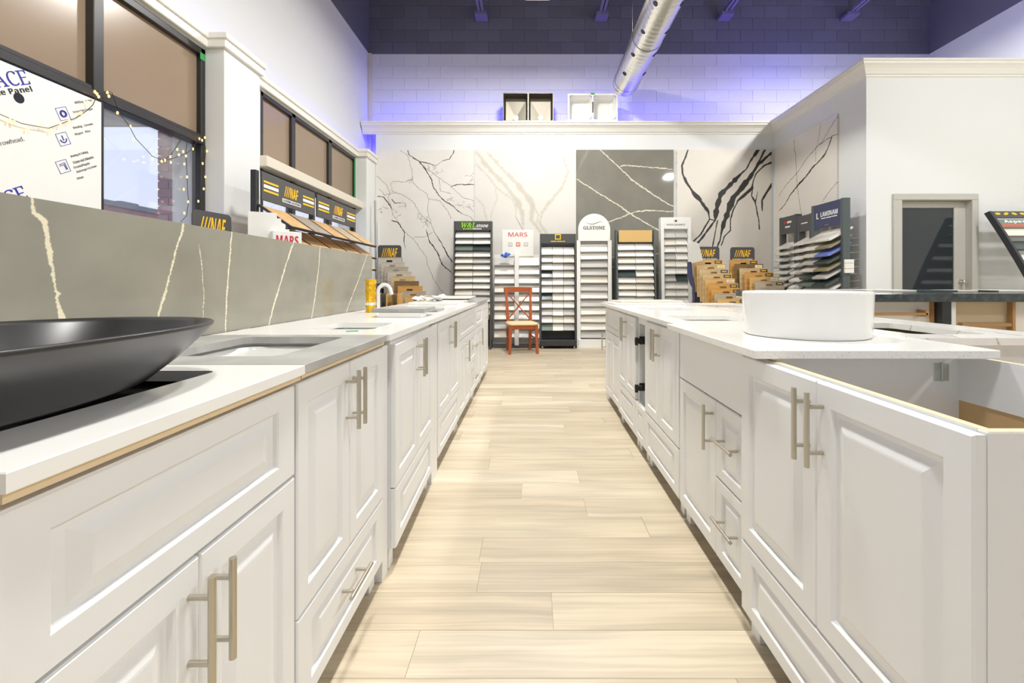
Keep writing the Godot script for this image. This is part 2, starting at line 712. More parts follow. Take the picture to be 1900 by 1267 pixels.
# ------------------------------------------------------------------ materials
func materials() -> void:
	M.paint = mk(c8(232, 233, 233), 0.36)
	M.paint_in = mk(c8(226, 222, 212), 0.5)
	M.wall = mk(c8(235, 237, 236), 0.75)
	M.wall_dark = mk(c8(112, 112, 126), 0.8)
	M.wall_dark2 = mk(c8(117, 117, 132), 0.8)
	M.block = mk(c8(238, 239, 240), 0.75)
	M.block2 = mk(c8(235, 236, 238), 0.75)
	M.trim = mk(c8(240, 238, 230), 0.5)
	M.trim_cream = mk(c8(230, 222, 205), 0.5)
	M.grout = mk(c8(228, 228, 230), 0.9)
	M.grout_dark = mk(c8(90, 90, 104), 0.9)
	M.ceiling = mk(c8(70, 70, 80), 0.9)
	M.joist = mk(c8(120, 114, 150), 0.6)
	M.frame = mk(c8(46, 44, 44), 0.35)
	M.film = mk(c8(152, 132, 110), 0.22)
	M.door_grey = mk(c8(196, 195, 187), 0.5)
	M.dark_glass = mk(c8(50, 56, 60), 0.06)
	M.steel = mk(c8(168, 163, 150), 0.42, 1.0)
	M.sink_steel = mk(c8(132, 127, 116), 0.5, 1.0)
	M.nickel = mk(c8(196, 190, 176), 0.3, 1.0)
	M.steel_dull = mk(c8(170, 170, 168), 0.45, 1.0)
	M.galvanised = mk(c8(225, 222, 214), 0.28, 1.0)
	M.white_metal = mk(c8(225, 225, 222), 0.4)
	M.black_hole = mk(c8(30, 30, 45), 0.8)
	M.lamp_glow = mk(c8(255, 246, 228), 0.6)
	M.lamp_glow.emission_enabled = true
	M.lamp_glow.emission = Color(1.0, 0.96, 0.88)
	M.lamp_glow.emission_energy_multiplier = 6.0
	M.led_glow = mk(c8(120, 110, 255), 0.6)
	M.led_glow.emission_enabled = true
	M.led_glow.emission = LED_COLOR
	M.led_glow.emission_energy_multiplier = 1.5
	M.bulb = mk(c8(255, 225, 160), 0.4)
	M.bulb.emission_enabled = true
	M.bulb.emission = Color(1.0, 0.75, 0.35)
	M.bulb.emission_energy_multiplier = 3.0
	M.quartz = mk(c8(240, 239, 235), 0.16)
	M.quartz_end = mk(c8(236, 234, 228), 0.25)
	M.ply = mk(c8(222, 200, 164), 0.7)
	M.birch = mk(c8(205, 172, 125), 0.6)
	M.tan = mk(c8(200, 182, 150), 0.6)
	M.ceramic = mk(c8(240, 240, 237), 0.12)
	M.black_stone = mk(c8(40, 42, 44), 0.12)
	M.matte_black = mk(c8(46, 46, 46), 0.3)
	M.black_metal = mk(c8(52, 53, 56), 0.45)
	M.charcoal = mk(c8(78, 78, 78), 0.5)
	M.slate_post = mk(c8(82, 92, 92), 0.45)
	M.navy = mk(c8(62, 66, 100), 0.5)
	M.sheet_white = mk(c8(238, 238, 234), 0.55)
	M.paper = mk(c8(236, 236, 230), 0.7)
	M.ink = mk(c8(40, 40, 44), 0.7)
	M.ink_grey = mk(c8(120, 118, 112), 0.7)
	M.ink_blue = mk(c8(40, 44, 160), 0.6)
	M.ink_red = mk(c8(205, 40, 60), 0.6)
	M.ink_white = mk(c8(240, 240, 236), 0.6)
	M.ink_green = mk(c8(150, 225, 20), 0.6)
	M.ink_yellow = mk(c8(255, 200, 40), 0.6)
	M.gold = mk(c8(232, 200, 40), 0.6)
	M.gold_foil = mk(c8(242, 192, 36), 0.25, 0.35)
	M.brass_panel = mk(c8(226, 188, 120), 0.4, 0.2)
	M.orange = mk(c8(230, 90, 60), 0.6)
	M.green_tape = mk(c8(60, 170, 90), 0.6)
	M.blue_glove = mk(c8(60, 110, 205), 0.5)
	M.cherry = mk(c8(170, 86, 44), 0.3)
	M.cushion = mk(c8(230, 205, 160), 0.85)
	M.brick_lilac = mk(c8(186, 140, 160), 0.8)  # both brick tones are raised to carry the reflection on the window glass
	M.brick_lilac2 = mk(c8(198, 155, 172), 0.8)
	M.mortar = mk(c8(222, 210, 218), 0.9)
	M.far_brick = mk(c8(186, 128, 138), 0.9)
	M.far_grey = mk(c8(130, 135, 145), 0.9)
	M.tile_white = mk(c8(238, 236, 228), 0.25)
	M.tile_cream = mk(c8(230, 224, 210), 0.25)
	M.tile_grey = mk(c8(196, 194, 190), 0.25)
	M.tile_dark = mk(c8(66, 78, 78), 0.25)
	M.tile_green = mk(c8(110, 128, 118), 0.25)
	M.tile_blue = mk(c8(112, 130, 210), 0.3)
	M.tile_olive = mk(c8(150, 142, 112), 0.3)
	M.wood_brown = mk(c8(172, 132, 84), 0.5)
	M.glass = mk(Color(0.97, 0.98, 1.0, 0.05), 0.02)
	M.glass.transparency = BaseMaterial3D.TRANSPARENCY_ALPHA
	M.hinge = mk(c8(190, 194, 186), 0.4, 0.7)
	M.hinge_dark = mk(c8(60, 62, 58), 0.35, 0.6)
	M.basin_olive = mk(c8(150, 145, 118), 0.3, 0.6)
	# engineered stones with flecks
	M.speckle = textured(speckles(), 0.2)
	M.speckle.uv1_triplanar = true
	M.speckle.uv1_scale = Vector3(3, 3, 3)
	var g := stone(256, 256, c8(168, 168, 164), 0.14, 0.012, 5)
	M.grey_stone = textured(g, 0.3)
	M.grey_stone.uv1_triplanar = true
	M.grey_stone.uv1_scale = Vector3(1.4, 1.4, 1.4)
	var mb := stone(512, 512, c8(240, 238, 234), 0.02, 0.01, 9)
	for k in 4:
		var x0 := 40.0 + 125.0 * k
		stroke(mb, wiggle([[x0, 0.0, 2.0], [x0 + 50, 180.0, 5.0], [x0 + 20, 300.0, 3.0], [x0 + 90, 512.0, 2.0]], 10.0, 24.0, 40 + k), Color(0.52, 0.5, 0.5, 0.6), 3.0, 2.0, k)
	M.marble = textured(mb, 0.16)
	M.marble.uv1_triplanar = true
	M.marble.uv1_scale = Vector3(1.1, 1.1, 1.1)
	var dk := stone(256, 256, c8(58, 66, 68), 0.35, 0.03, 11)
	M.dark_granite = textured(dk, 0.14)
	M.dark_granite.uv1_triplanar = true
	M.dark_granite.uv1_scale = Vector3(2, 2, 2)
	# flooring
	var grain := wood_grain()
	M.planks = []
	for c in [c8(214, 201, 177), c8(209, 195, 171), c8(221, 209, 187), c8(203, 190, 167), c8(212, 199, 176)]:
		var pm := mk(c, 0.42)
		pm.albedo_texture = grain
		M.planks.append(pm)
	M.floor_base = mk(c8(206, 190, 162), 0.5)
	var bm := mk(c8(214, 180, 132), 0.6)
	bm.albedo_texture = grain
	M.birch_grain = bm


func speckles() -> Image:
	var im := stone(512, 512, c8(238, 237, 232), 0.02, 0.05, 3)
	var r := RandomNumberGenerator.new()
	r.seed = 21
	for k in 900:
		var x := r.randi_range(2, 508)
		var y := r.randi_range(2, 508)
		var g := r.randf_range(0.55, 0.85)
		im.fill_rect(Rect2i(x, y, r.randi_range(1, 3), r.randi_range(1, 3)), Color(g, g, g * 0.97))
	return im


func wood_grain() -> ImageTexture:
	var W := 1024
	var Hh := 512
	var im := Image.create(W, Hh, false, Image.FORMAT_RGB8)
	var a := FastNoiseLite.new()
	a.seed = 3
	a.frequency = 0.004
	a.fractal_octaves = 3
	var b := FastNoiseLite.new()
	b.seed = 8
	b.frequency = 0.02
	b.fractal_octaves = 3
	for y in Hh:
		for x in W:
			var warp := a.get_noise_2d(x * 0.8, y * 2.0) * 14.0
			var k := a.get_noise_2d(x * 0.5 + 900.0, y * 3.0 + warp * 4.0) * 0.10
			k += b.get_noise_2d(x * 0.08, y * 4.0 + warp * 2.0) * 0.06
			var f := 0.95 + k
			im.set_pixel(x, y, Color(minf(f, 1.0), minf(f * 0.992, 1.0), minf(f * 0.975, 1.0)))
	return ImageTexture.create_from_image(im)


# ------------------------------------------------------------------ the room
func slabx(mb: MB, x0: float, x1: float, y0: float, y1: float, d0: float, d1: float, bev := 0.0) -> void:
	mb.span(Vector3(x0, y0, -d0), Vector3(x1, y1, -d1), bev)


func room() -> void:
	# floor: base with planks laid across the aisle
	var fl := struct_node("floor", "pale oak plank floor")
	var mb := MB.new()
	slabx(mb, -3.12, 7.4, -0.2, -0.003, -7.2, 8.9)
	part(mb, "base", M.floor_base, fl)
	var lens := 1.22
	var wid := 0.178
	var variants := []
	for k in 8:
		mb = MB.new()
		var b := 0.0008
		var hx := lens / 2 - 0.0006
		var hz := wid / 2 - 0.0005
		var u0 := rng.randf_range(0.0, 0.4)
		var v0 := rng.randf_range(0.0, 0.7)
		var p4 := [Vector3(-hx + b, 0, -hz + b), Vector3(hx - b, 0, -hz + b), Vector3(hx - b, 0, hz - b), Vector3(-hx + b, 0, hz - b)]
		var u4 := [Vector2(u0, v0), Vector2(u0 + 0.6, v0), Vector2(u0 + 0.6, v0 + 0.28), Vector2(u0, v0 + 0.28)]
		mb.face(p4, Vector3.UP, u4)
		var o4 := [Vector3(-hx, -0.0008, -hz), Vector3(hx, -0.0008, -hz), Vector3(hx, -0.0008, hz), Vector3(-hx, -0.0008, hz)]
		for q in 4:
			var q1 := (q + 1) % 4
			var o: Vector3 = [Vector3(0, 1, -1), Vector3(1, 1, 0), Vector3(0, 1, 1), Vector3(-1, 1, 0)][q]
			mb.face([p4[q], p4[q1], o4[q1], o4[q]], o, [u4[q], u4[q1], u4[q1], u4[q]])
			mb.face([o4[q], o4[q1], o4[q1] - Vector3(0, 0.003, 0), o4[q] - Vector3(0, 0.003, 0)], o - Vector3.UP, [u4[q], u4[q1], u4[q1], u4[q]])
		variants.append(mb.mesh())
	var d := 0.75
	var last := -1
	while d < 8.2:
		var off := rng.randf_range(0.0, lens)
		var x := -1.5 - off
		while x < 3.3:
			if x + lens > -1.4:
				var tone := rng.randi_range(0, 4)
				if tone == last:
					tone = (tone + 1 + rng.randi_range(0, 3)) % 5
				last = tone
				var o := part(variants[rng.randi_range(0, 7)], "plank", M.planks[tone], fl)
				o.position = Vector3(x + lens / 2, 0, -(d + wid / 2))
				if rng.randf() < 0.5:
					o.rotation.y = PI
			x += lens
		d += wid
	# left wall with two window openings
	var wl := struct_node("wall_left", "white window wall with dark band above")
	mb = MB.new()
	for s in [[-7.2, -3.8], [1.2, 2.05], [4.22, 5.08], [7.82, 8.9]]:
		slabx(mb, -3.2, -2.975, 0.5, 3.136, s[0], s[1])
	slabx(mb, -3.2, -2.975, 0.0, 0.5, -7.2, 8.9)
	slabx(mb, -3.2, -2.975, 3.136, 5.25, -7.2, 8.9)
	part(mb, "upper_wall", M.wall, wl)
	mb = MB.new()
	slabx(mb, -3.2, -2.972, 5.25, 6.75, -7.2, 8.9)
	part(mb, "dark_band", M.wall_dark, wl, "dark grey painted band below the roof")
	mb = MB.new()
	for s in [[-7.2, -3.8], [1.2, 2.05], [4.22, 5.08], [7.82, 8.5]]:
		slabx(mb, -2.975, -2.91, 0.5, 3.136, s[0], s[1])
	slabx(mb, -2.975, -2.91, 0.0, 0.5, -7.2, 8.5)
	slabx(mb, -2.975, -2.91, 3.136, 3.27, -7.2, 8.5)
	part(mb, "lining", M.wall, wl)
	for s in [[4.21, 4.76], [7.83, 8.3]]:
		mb = MB.new()
		slabx(mb, -2.92, -2.73, 0.0, 3.16, s[0], s[1], 0.004)
		part(mb, "pilaster", M.wall, wl)
	var tr := struct_node("trim_1", "white cap moulding along the window wall")
	for s in [[-7.2, 4.19, -2.86], [4.18, 4.79, -2.70], [4.77, 7.82, -2.86], [7.80, 8.28, -2.70]]:
		mb = MB.new()
		slabx(mb, -2.95, s[2], 3.15, 3.275, s[0], s[1], 0.006)
		slabx(mb, -2.95, s[2] + 0.018, 3.225, 3.279, s[0] - 0.012, s[1] + 0.012, 0.005)
		part(mb, "cap", M.trim, tr)
	mb = MB.new()
	slabx(mb, -2.96, -2.79, 2.30, 2.417, 5.0, 7.83, 0.008)
	struct(mb, "trim_2", M.trim_cream, "cream wooden rail across the far windows")
	window_one()
	window_two()
	added_window_three()
	# back wall: low lining wall with crown, block wall behind
	mb = MB.new()
	slabx(mb, -2.73, 4.45, 0.0, 3.86, 8.3, 8.52)
	struct(mb, "wall_back", M.wall, "white partition at the back of the aisle")
	var bw := struct_node("wall_rear", "painted concrete block wall above the partition")
	mb = MB.new()
	slabx(mb, -3.2, 7.4, 0.0, 5.25, 8.663, 8.9)
	part(mb, "mortar_bed", M.grout, bw)
	mb = MB.new()
	slabx(mb, -3.2, 7.4, 5.25, 6.75, 8.663, 8.9)
	part(mb, "dark_mortar_bed", M.grout_dark, bw)
	var bh := 0.219
	var bl := 0.438
	for r in 12:
		var y := 5.25 + (r - 7) * bh
		var dark := r >= 7
		var x := -3.2 + (0.0 if r % 2 == 0 else -bl / 2)
		while x < 7.26:
			if x + bl > -2.9:
				var o := part(boxmesh(Vector3(bl - 0.004, bh - 0.006, 0.05), 0.0025), "block", (M.wall_dark if rng.randf() < 0.6 else M.wall_dark2) if dark else (M.block if rng.randf() < 0.6 else M.block2), bw)
				o.position = Vector3(x + bl / 2, y + bh / 2, -8.68 + rng.randf_range(-0.0012, 0.0012))
			x += bl
	# bare strip of masonry in the left corner
	mb = MB.new()
	slabx(mb, -2.97, -2.915, 3.3, 5.24, 8.6, 8.66)
	part(mb, "corner_strip", M.trim_cream, bw)
	# right hand partition, door wall, outer walls, ceiling
	mb = MB.new()
	slabx(mb, 4.23, 4.45, 0.0, 3.86, 6.0, 8.3)
	struct(mb, "wall_right_partition", M.wall, "white side wall of the corner office")
	mb = MB.new()
	slabx(mb, 4.45, 4.64, 0.0, 3.86, 6.0, 6.2)
	slabx(mb, 5.56, 7.26, 0.0, 3.86, 6.0, 6.2)
	slabx(mb, 4.64, 5.56, 2.13, 3.86, 6.0, 6.2)
	struct(mb, "wall_door", M.wall, "white wall around the grey door")
	mb = MB.new()
	slabx(mb, 7.26, 7.4, 0.0, 5.25, -7.2, 8.9)
	var wr := struct(mb, "wall_right", M.wall)
	mb = MB.new()
	slabx(mb, 7.257, 7.4, 5.25, 6.75, -7.2, 8.9)
	part(mb, "dark_band", M.wall_dark, wr)
	mb = MB.new()
	slabx(mb, -3.2, 7.4, 3.0, 6.75, -7.4, -7.2)
	slabx(mb, -3.2, 7.4, 0.0, 0.3, -7.4, -7.2)
	slabx(mb, -3.2, -2.5, 0.3, 3.0, -7.4, -7.2)
	slabx(mb, 6.6, 7.4, 0.3, 3.0, -7.4, -7.2)
	struct(mb, "wall_front", M.wall)
	var w4 := struct_node("added_window_4", "unseen shop front glazing added behind the camera for cool light")  # unseen glazing, added so cool daylight brightens the faces turned to the camera
	for k in 8:
		mb = MB.new()
		slabx(mb, -2.5 + k * 1.2914, -2.44 + k * 1.2914, 0.3, 3.0, -7.34, -7.22, 0.004)
		part(mb, "mullion", M.frame, w4)
	for k in 7:
		mb = MB.new()
		slabx(mb, -2.44 + k * 1.2914, -1.2086 + k * 1.2914, 0.3, 3.0, -7.29, -7.28)
		part(mb, "pane", M.glass, w4)
	mb = MB.new()
	slabx(mb, -3.2, 7.4, 6.6, 6.9, -7.4, 8.9)
	struct(mb, "ceiling", M.ceiling, "dark painted roof deck")
	crown()
	door()


func crown() -> void:
	var prof := [[-0.02, -0.19], [0.012, -0.19], [0.014, -0.168], [0.03, -0.16], [0.04, -0.135], [0.058, -0.1], [0.085, -0.07], [0.1, -0.06], [0.1, -0.028], [0.115, -0.024], [0.115, 0.0], [-0.02, 0.0]]
	var path := [[-2.96, 8.3, 0, 1], [4.23, 8.3, 1, 1], [4.23, 6.0, 1, 1], [7.26, 6.0, 0, 1]]
	var rings := []
	for q in path:
		var row := []
		for p in prof:
			row.append(Vector3(q[0] - p[0] * q[2], 3.865 + p[1], -(q[1] - p[0] * q[3])))
		rings.append(row)
	var mb := MB.new()
	for i in 3:
		var out: Vector3 = [Vector3(0, 0, 1), Vector3(-1, 0, 0), Vector3(0, 0, 1)][i]
		for k in prof.size() - 1:
			var dp := Vector2(prof[k + 1][0] - prof[k][0], prof[k + 1][1] - prof[k][1])
			var o: Vector3 = out * dp.y + Vector3(0, -dp.x, 0)
			mb.face([rings[i][k], rings[i][k + 1], rings[i + 1][k + 1], rings[i + 1][k]], o)
	mb.face(rings[0], Vector3(-1, 0, 0))
	struct(mb, "trim_3", M.trim, "crown moulding along the partitions")


func window_one() -> void:
	var w := struct_node("window_1", "large window with brown film above and clear glass below")
	var mb := MB.new()
	var bars := [["head_bar", 3.075, 3.136, 2.05, 4.22], ["sill_bar", 0.5, 0.56, 2.05, 4.22]]
	for b in bars:
		mb = MB.new()
		slabx(mb, -2.985, -2.90, b[1], b[2], b[3], b[4], 0.004)
		part(mb, b[0], M.frame, w)
	for s in [[2.05, 2.11], [4.16, 4.225]]:
		mb = MB.new()
		slabx(mb, -2.985, -2.90, 0.5, 3.136, s[0], s[1], 0.004)
		part(mb, "jamb", M.frame, w)
	mb = MB.new()
	slabx(mb, -2.985, -2.885, 0.55, 3.09, 3.125, 3.20, 0.004)
	part(mb, "mullion", M.frame, w)
	mb = MB.new()
	slabx(mb, -2.985, -2.88, 2.285, 2.345, 2.1, 4.18, 0.006)
	slabx(mb, -2.985, -2.895, 2.345, 2.372, 2.1, 4.18, 0.003)
	part(mb, "transom", M.frame, w)
	for s in [[2.11, 3.125], [3.20, 4.16]]:
		mb = MB.new()
		slabx(mb, -2.95, -2.942, 2.36, 3.08, s[0], s[1])
		part(mb, "filmed_pane", M.film, w, "pane under brown film")
		mb = MB.new()
		slabx(mb, -2.955, -2.949, 0.55, 2.29, s[0], s[1])
		part(mb, "pane", M.glass, w)
	for q in [[3.03, 3.07, 4.145, 4.17]]:
		mb = MB.new()
		slabx(mb, -2.902, -2.896, q[0], q[1] + 0.02, q[2], q[3] + 0.03)
		part(mb, "tape", M.green_tape, w, "green masking tape")


func window_two() -> void:
	var w := struct_node("window_2", "row of three filmed panes with glass below the rail")
	var mb := MB.new()
	for b in [["head_bar", 3.085, 3.136], ["sill_bar", 0.5, 0.56]]:
		mb = MB.new()
		slabx(mb, -2.985, -2.905, b[1], b[2], 5.08, 7.82, 0.004)
		part(mb, b[0], M.frame, w)
	for s in [[5.08, 5.13], [5.745, 5.83], [6.79, 6.89], [7.77, 7.82]]:
		mb = MB.new()
		slabx(mb, -2.985, -2.905, 0.5, 3.136, s[0], s[1], 0.004)
		part(mb, "mullion", M.frame, w)
	mb = MB.new()
	slabx(mb, -2.985, -2.93, 2.24, 2.42, 5.08, 7.82)
	part(mb, "transom", M.frame, w)
	for s in [[5.13, 5.745], [5.83, 6.79], [6.89, 7.77]]:
		mb = MB.new()
		slabx(mb, -2.95, -2.942, 2.42, 3.09, s[0], s[1])
		part(mb, "filmed_pane", M.film, w, "pane under brown film")
		mb = MB.new()
		slabx(mb, -2.955, -2.949, 0.55, 2.25, s[0], s[1])
		part(mb, "pane", M.glass, w)
	mb = MB.new()
	slabx(mb, -2.912, -2.90, 2.41, 3.13, 7.77, 7.80)
	part(mb, "tape", M.green_tape, w, "green masking tape")


func added_window_three() -> void:
	# unseen shop window, added to bring cool light onto the near right cabinets
	var w := struct_node("added_window_3", "unseen clear shop window added beside the camera for cool light")
	var mb := MB.new()
	for b in [["head_bar", 3.075, 3.136], ["sill_bar", 0.5, 0.56]]:
		mb = MB.new()
		slabx(mb, -2.985, -2.90, b[1], b[2], -3.8, 1.2, 0.004)
		part(mb, b[0], M.frame, w)
	for k in 6:
		mb = MB.new()
		slabx(mb, -2.985, -2.90, 0.56, 3.075, -3.8 + k * 0.987, -3.735 + k * 0.987, 0.004)
		part(mb, "mullion", M.frame, w)
	for k in 5:
		mb = MB.new()
		slabx(mb, -2.955, -2.949, 0.56, 3.075, -3.735 + k * 0.987, -2.813 + k * 0.987)
		part(mb, "pane", M.glass, w)


func door() -> void:
	var d := struct_node("door_1", "pale grey office door with a dark glass panel")
	var mb := MB.new()
	for s in [[4.555, 4.66], [5.54, 5.625]]:
		mb = MB.new()
		slabx(mb, s[0], s[1], 0.0, 2.1145, 5.965, 6.21, 0.004)
		part(mb, "jamb", M.door_grey, d)
	mb = MB.new()
	slabx(mb, 4.555, 5.625, 2.115, 2.195, 5.965, 6.21, 0.006)
	part(mb, "head", M.door_grey, d)
	mb = MB.new()
	slabx(mb, 4.66, 4.735, 0.01, 2.112, 6.06, 6.105, 0.003)
	slabx(mb, 5.395, 5.54, 0.01, 2.112, 6.06, 6.105, 0.003)
	slabx(mb, 4.735, 5.395, 2.03, 2.112, 6.06, 6.105, 0.003)
	slabx(mb, 4.735, 5.395, 0.01, 0.25, 6.06, 6.105, 0.003)
	part(mb, "leaf", M.door_grey, d)
	mb = MB.new()
	slabx(mb, 4.735, 5.395, 0.25, 2.03, 6.075, 6.09)
	part(mb, "glass_panel", M.dark_glass, d, "dark reflecting glass")
	mb = MB.new()
	var c := Vector3(5.475, 1.085, -6.06)
	mb.cyl(c, c + Vector3(0, 0, 0.01), 0.034, 0.034, 20)
	mb.cyl(c, c + Vector3(0, 0, 0.05), 0.012, 0.012, 12)
	var prof := [[0.04, 0.014], [0.046, 0.024], [0.058, 0.029], [0.07, 0.026], [0.077, 0.014], [0.078, 0.0005]]
	var rings := []
	for q in prof:
		var row := []
		for k in 18:
			var a := TAU * k / 18
			row.append(c + Vector3(cos(a) * q[1], sin(a) * q[1], q[0]))
		rings.append(row)
	mb.loft(rings)
	part(mb, "knob", M.galvanised, d, "chrome knob")


func outside() -> void:
	# brick pier just outside the big window
	var t := thing("brick_pier", "pinkish brick pier seen through the clear window pane", "pier", Vector3(-3.22, 0, -4.35))
	var mb := MB.new()
	mb.span(Vector3(-0.2, 0, 0.0), Vector3(0.0, 3.3, -0.4))
	part(mb, "mortar", M.mortar, t)
	for r in 40:
		var off := 0.0 if r % 2 == 0 else -0.105
		for k in 2:
			var x0 := -0.2 + off + k * 0.21
			var x1 := minf(x0 + 0.2, 0.0)
			x0 = maxf(x0, -0.2)
			if x1 - x0 > 0.03:
				var o := part(boxmesh(Vector3(x1 - x0, 0.066, 0.03), 0.003), "brick", M.brick_lilac if rng.randf() < 0.6 else M.brick_lilac2, t)
				o.position = Vector3((x0 + x1) / 2, 0.04 + r * 0.077, 0.003)
	mb = MB.new()
	mb.span(Vector3(-0.9, 2.5, 2.4), Vector3(0.0, 2.62, 0.0))
	part(mb, "soffit", M.trim_cream, t)
	# low building over the road
	t = thing("brick_building", "low reddish building far beyond the window", "building", Vector3(-34, 0, -37))
	mb = MB.new()
	mb.box(Vector3(0, 3.3, 0), Vector3(8, 6.6, 40))
	part(mb, "wall", M.far_brick, t)
	mb = MB.new()
	mb.box(Vector3(0, 6.75, 0), Vector3(8.4, 0.35, 40.4))
	part(mb, "parapet", M.far_grey, t)
	mb = MB.new()
	mb.box(Vector3(2.5, 7.05, 0.6), Vector3(1.4, 0.4, 1.6), 0.05)
	part(mb, "roof_unit", M.far_grey, t)
	mb = MB.new()
	mb.span(Vector3(-90, -0.35, 90), Vector3(-3.25, -0.25, -110))
	mb.span(Vector3(-3.25, -0.35, 90), Vector3(60, -0.25, 7.5))
	struct(mb, "ground", M.far_grey, "paved ground outside")


# ------------------------------------------------------------------ cabinets
const RAISED := [[0.0, -0.004], [0.003, 0.0], [0.05, 0.0], [0.053, -0.003], [0.057, -0.009], [0.065, -0.009], [0.09, -0.0015], [0.094, -0.001]]
const RAISED_LOW := [[0.0, -0.004, 0.0], [0.003, 0.0, 0.003], [0.052, 0.0, 0.038], [0.055, -0.003, 0.041], [0.058, -0.009, 0.044], [0.066, -0.009, 0.05], [0.086, -0.0015, 0.068], [0.089, -0.001, 0.071]]
const RAISED_WIDE := [[0.0, -0.004, 0.0], [0.003, 0.0, 0.003], [0.066, 0.0, 0.04], [0.07, -0.003, 0.043], [0.074, -0.009, 0.046], [0.092, -0.009, 0.054], [0.118, -0.0015, 0.073], [0.122, -0.001, 0.076]]
const PLAIN := [[0.0, -0.003], [0.003, 0.0], [0.01, 0.0]]


func bar_pull(parent: Node3D, at: Vector3, upright: bool) -> void:
	if not cache.has("bar"):
		var mb := MB.new()
		mb.cyl(Vector3(0, -0.083, 0.036), Vector3(0, 0.083, 0.036), 0.006, 0.006, 16)
		for s in [-1, 1]:
			mb.cyl(Vector3(0, 0.051 * s, 0), Vector3(0, 0.051 * s, 0.034), 0.0048, 0.0048, 10)
		cache.bar = mb.mesh()
	var o := part(cache.bar, "bar_pull", M.nickel, parent, "brushed nickel bar pull")
	o.position = at
	if not upright:
		o.rotation.z = PI / 2


# side: +1 left row (faces +x), -1 right row (faces -x); fronts: [kind, d0, d1, y0, y1, pull]
func cabinet(label: String, side: int, d0: float, d1: float, x: float, depth: float, fronts: Array, skew := 0.0, opts := {}) -> Node3D:
	var mid := (d0 + d1) / 2
	var t := thing("vanity_cabinet", label, "cabinet", Vector3(x, 0, -mid), side * PI / 2 + skew, "white base cabinets on either side of the aisle")
	var w := d1 - d0 - 0.004
	var top: float = opts.get("top", 0.8605)
	var zf := -0.021
	var mb := MB.new()
	for s in [-1, 1]:
		mb = MB.new()
		mb.span(Vector3(s * (w / 2 - 0.018), 0.079, zf), Vector3(s * w / 2, top, -depth), 0.001)
		part(mb, "side_panel", M.paint, t)
	mb = MB.new()
	mb.span(Vector3(-w / 2 + 0.018, 0.079, zf), Vector3(w / 2 - 0.018, 0.1, -depth))
	part(mb, "bottom_panel", M.paint_in, t)
	if not opts.get("open_back", false):
		mb = MB.new()
		mb.span(Vector3(-w / 2 + 0.018, 0.1, -depth + 0.014), Vector3(w / 2 - 0.018, top, -depth))
		part(mb, "back_panel", M.paint_in, t)
	mb = MB.new()
	mb.span(Vector3(-w / 2 + 0.018, top - 0.05, zf), Vector3(w / 2 - 0.018, top, zf - 0.018))
	part(mb, "front_rail", M.paint, t)
	for sx in [-1, 1]:
		for zz in [-0.05, -depth + 0.05]:
			mb = MB.new()
			mb.span(Vector3(sx * (w / 2 - 0.008), 0.0, zz - 0.025), Vector3(sx * (w / 2 - 0.06), 0.08, zz + 0.022), 0.002)
			part(mb, "foot", M.paint, t)
	for f in fronts:
		var a: float = (f[1] - mid) * side
		var b: float = (f[2] - mid) * side
		var x0 := minf(a, b) + 0.0016
		var x1 := maxf(a, b) - 0.0016
		var y0: float = f[3] + 0.0015
		var y1: float = f[4] - 0.0015
		mb = MB.new()
		var low := y1 - y0 < 0.26
		mb.panel((x0 + x1) / 2, (y0 + y1) / 2, x1 - x0, y1 - y0, PLAIN if f[0] == "plain" else (RAISED_WIDE if low and x1 - x0 > 0.5 else (RAISED_LOW if low or x1 - x0 < 0.28 else RAISED)), -0.02)
		var called: String = {"door": "door", "drawer": "drawer_front", "plain": "front_panel"}[f[0]]
		var fr := part(mb, called, M.paint, t)
		var pull: String = f[5]
		# pull position: n = nearer end, f = farther end, h = level in the middle
		if pull == "h":
			bar_pull(fr, Vector3((x0 + x1) / 2, (y0 + y1) / 2 + 0.015, 0.0), false)
		elif pull != "":
			var near_x := (x0 if side > 0 else x1)
			var far_x := (x1 if side > 0 else x0)
			var px: float = near_x + signf(far_x - near_x) * 0.024 if pull == "n" else far_x + signf(near_x - far_x) * 0.024
			bar_pull(fr, Vector3(px, y1 - 0.02 - 0.083, 0.0), true)
	return t


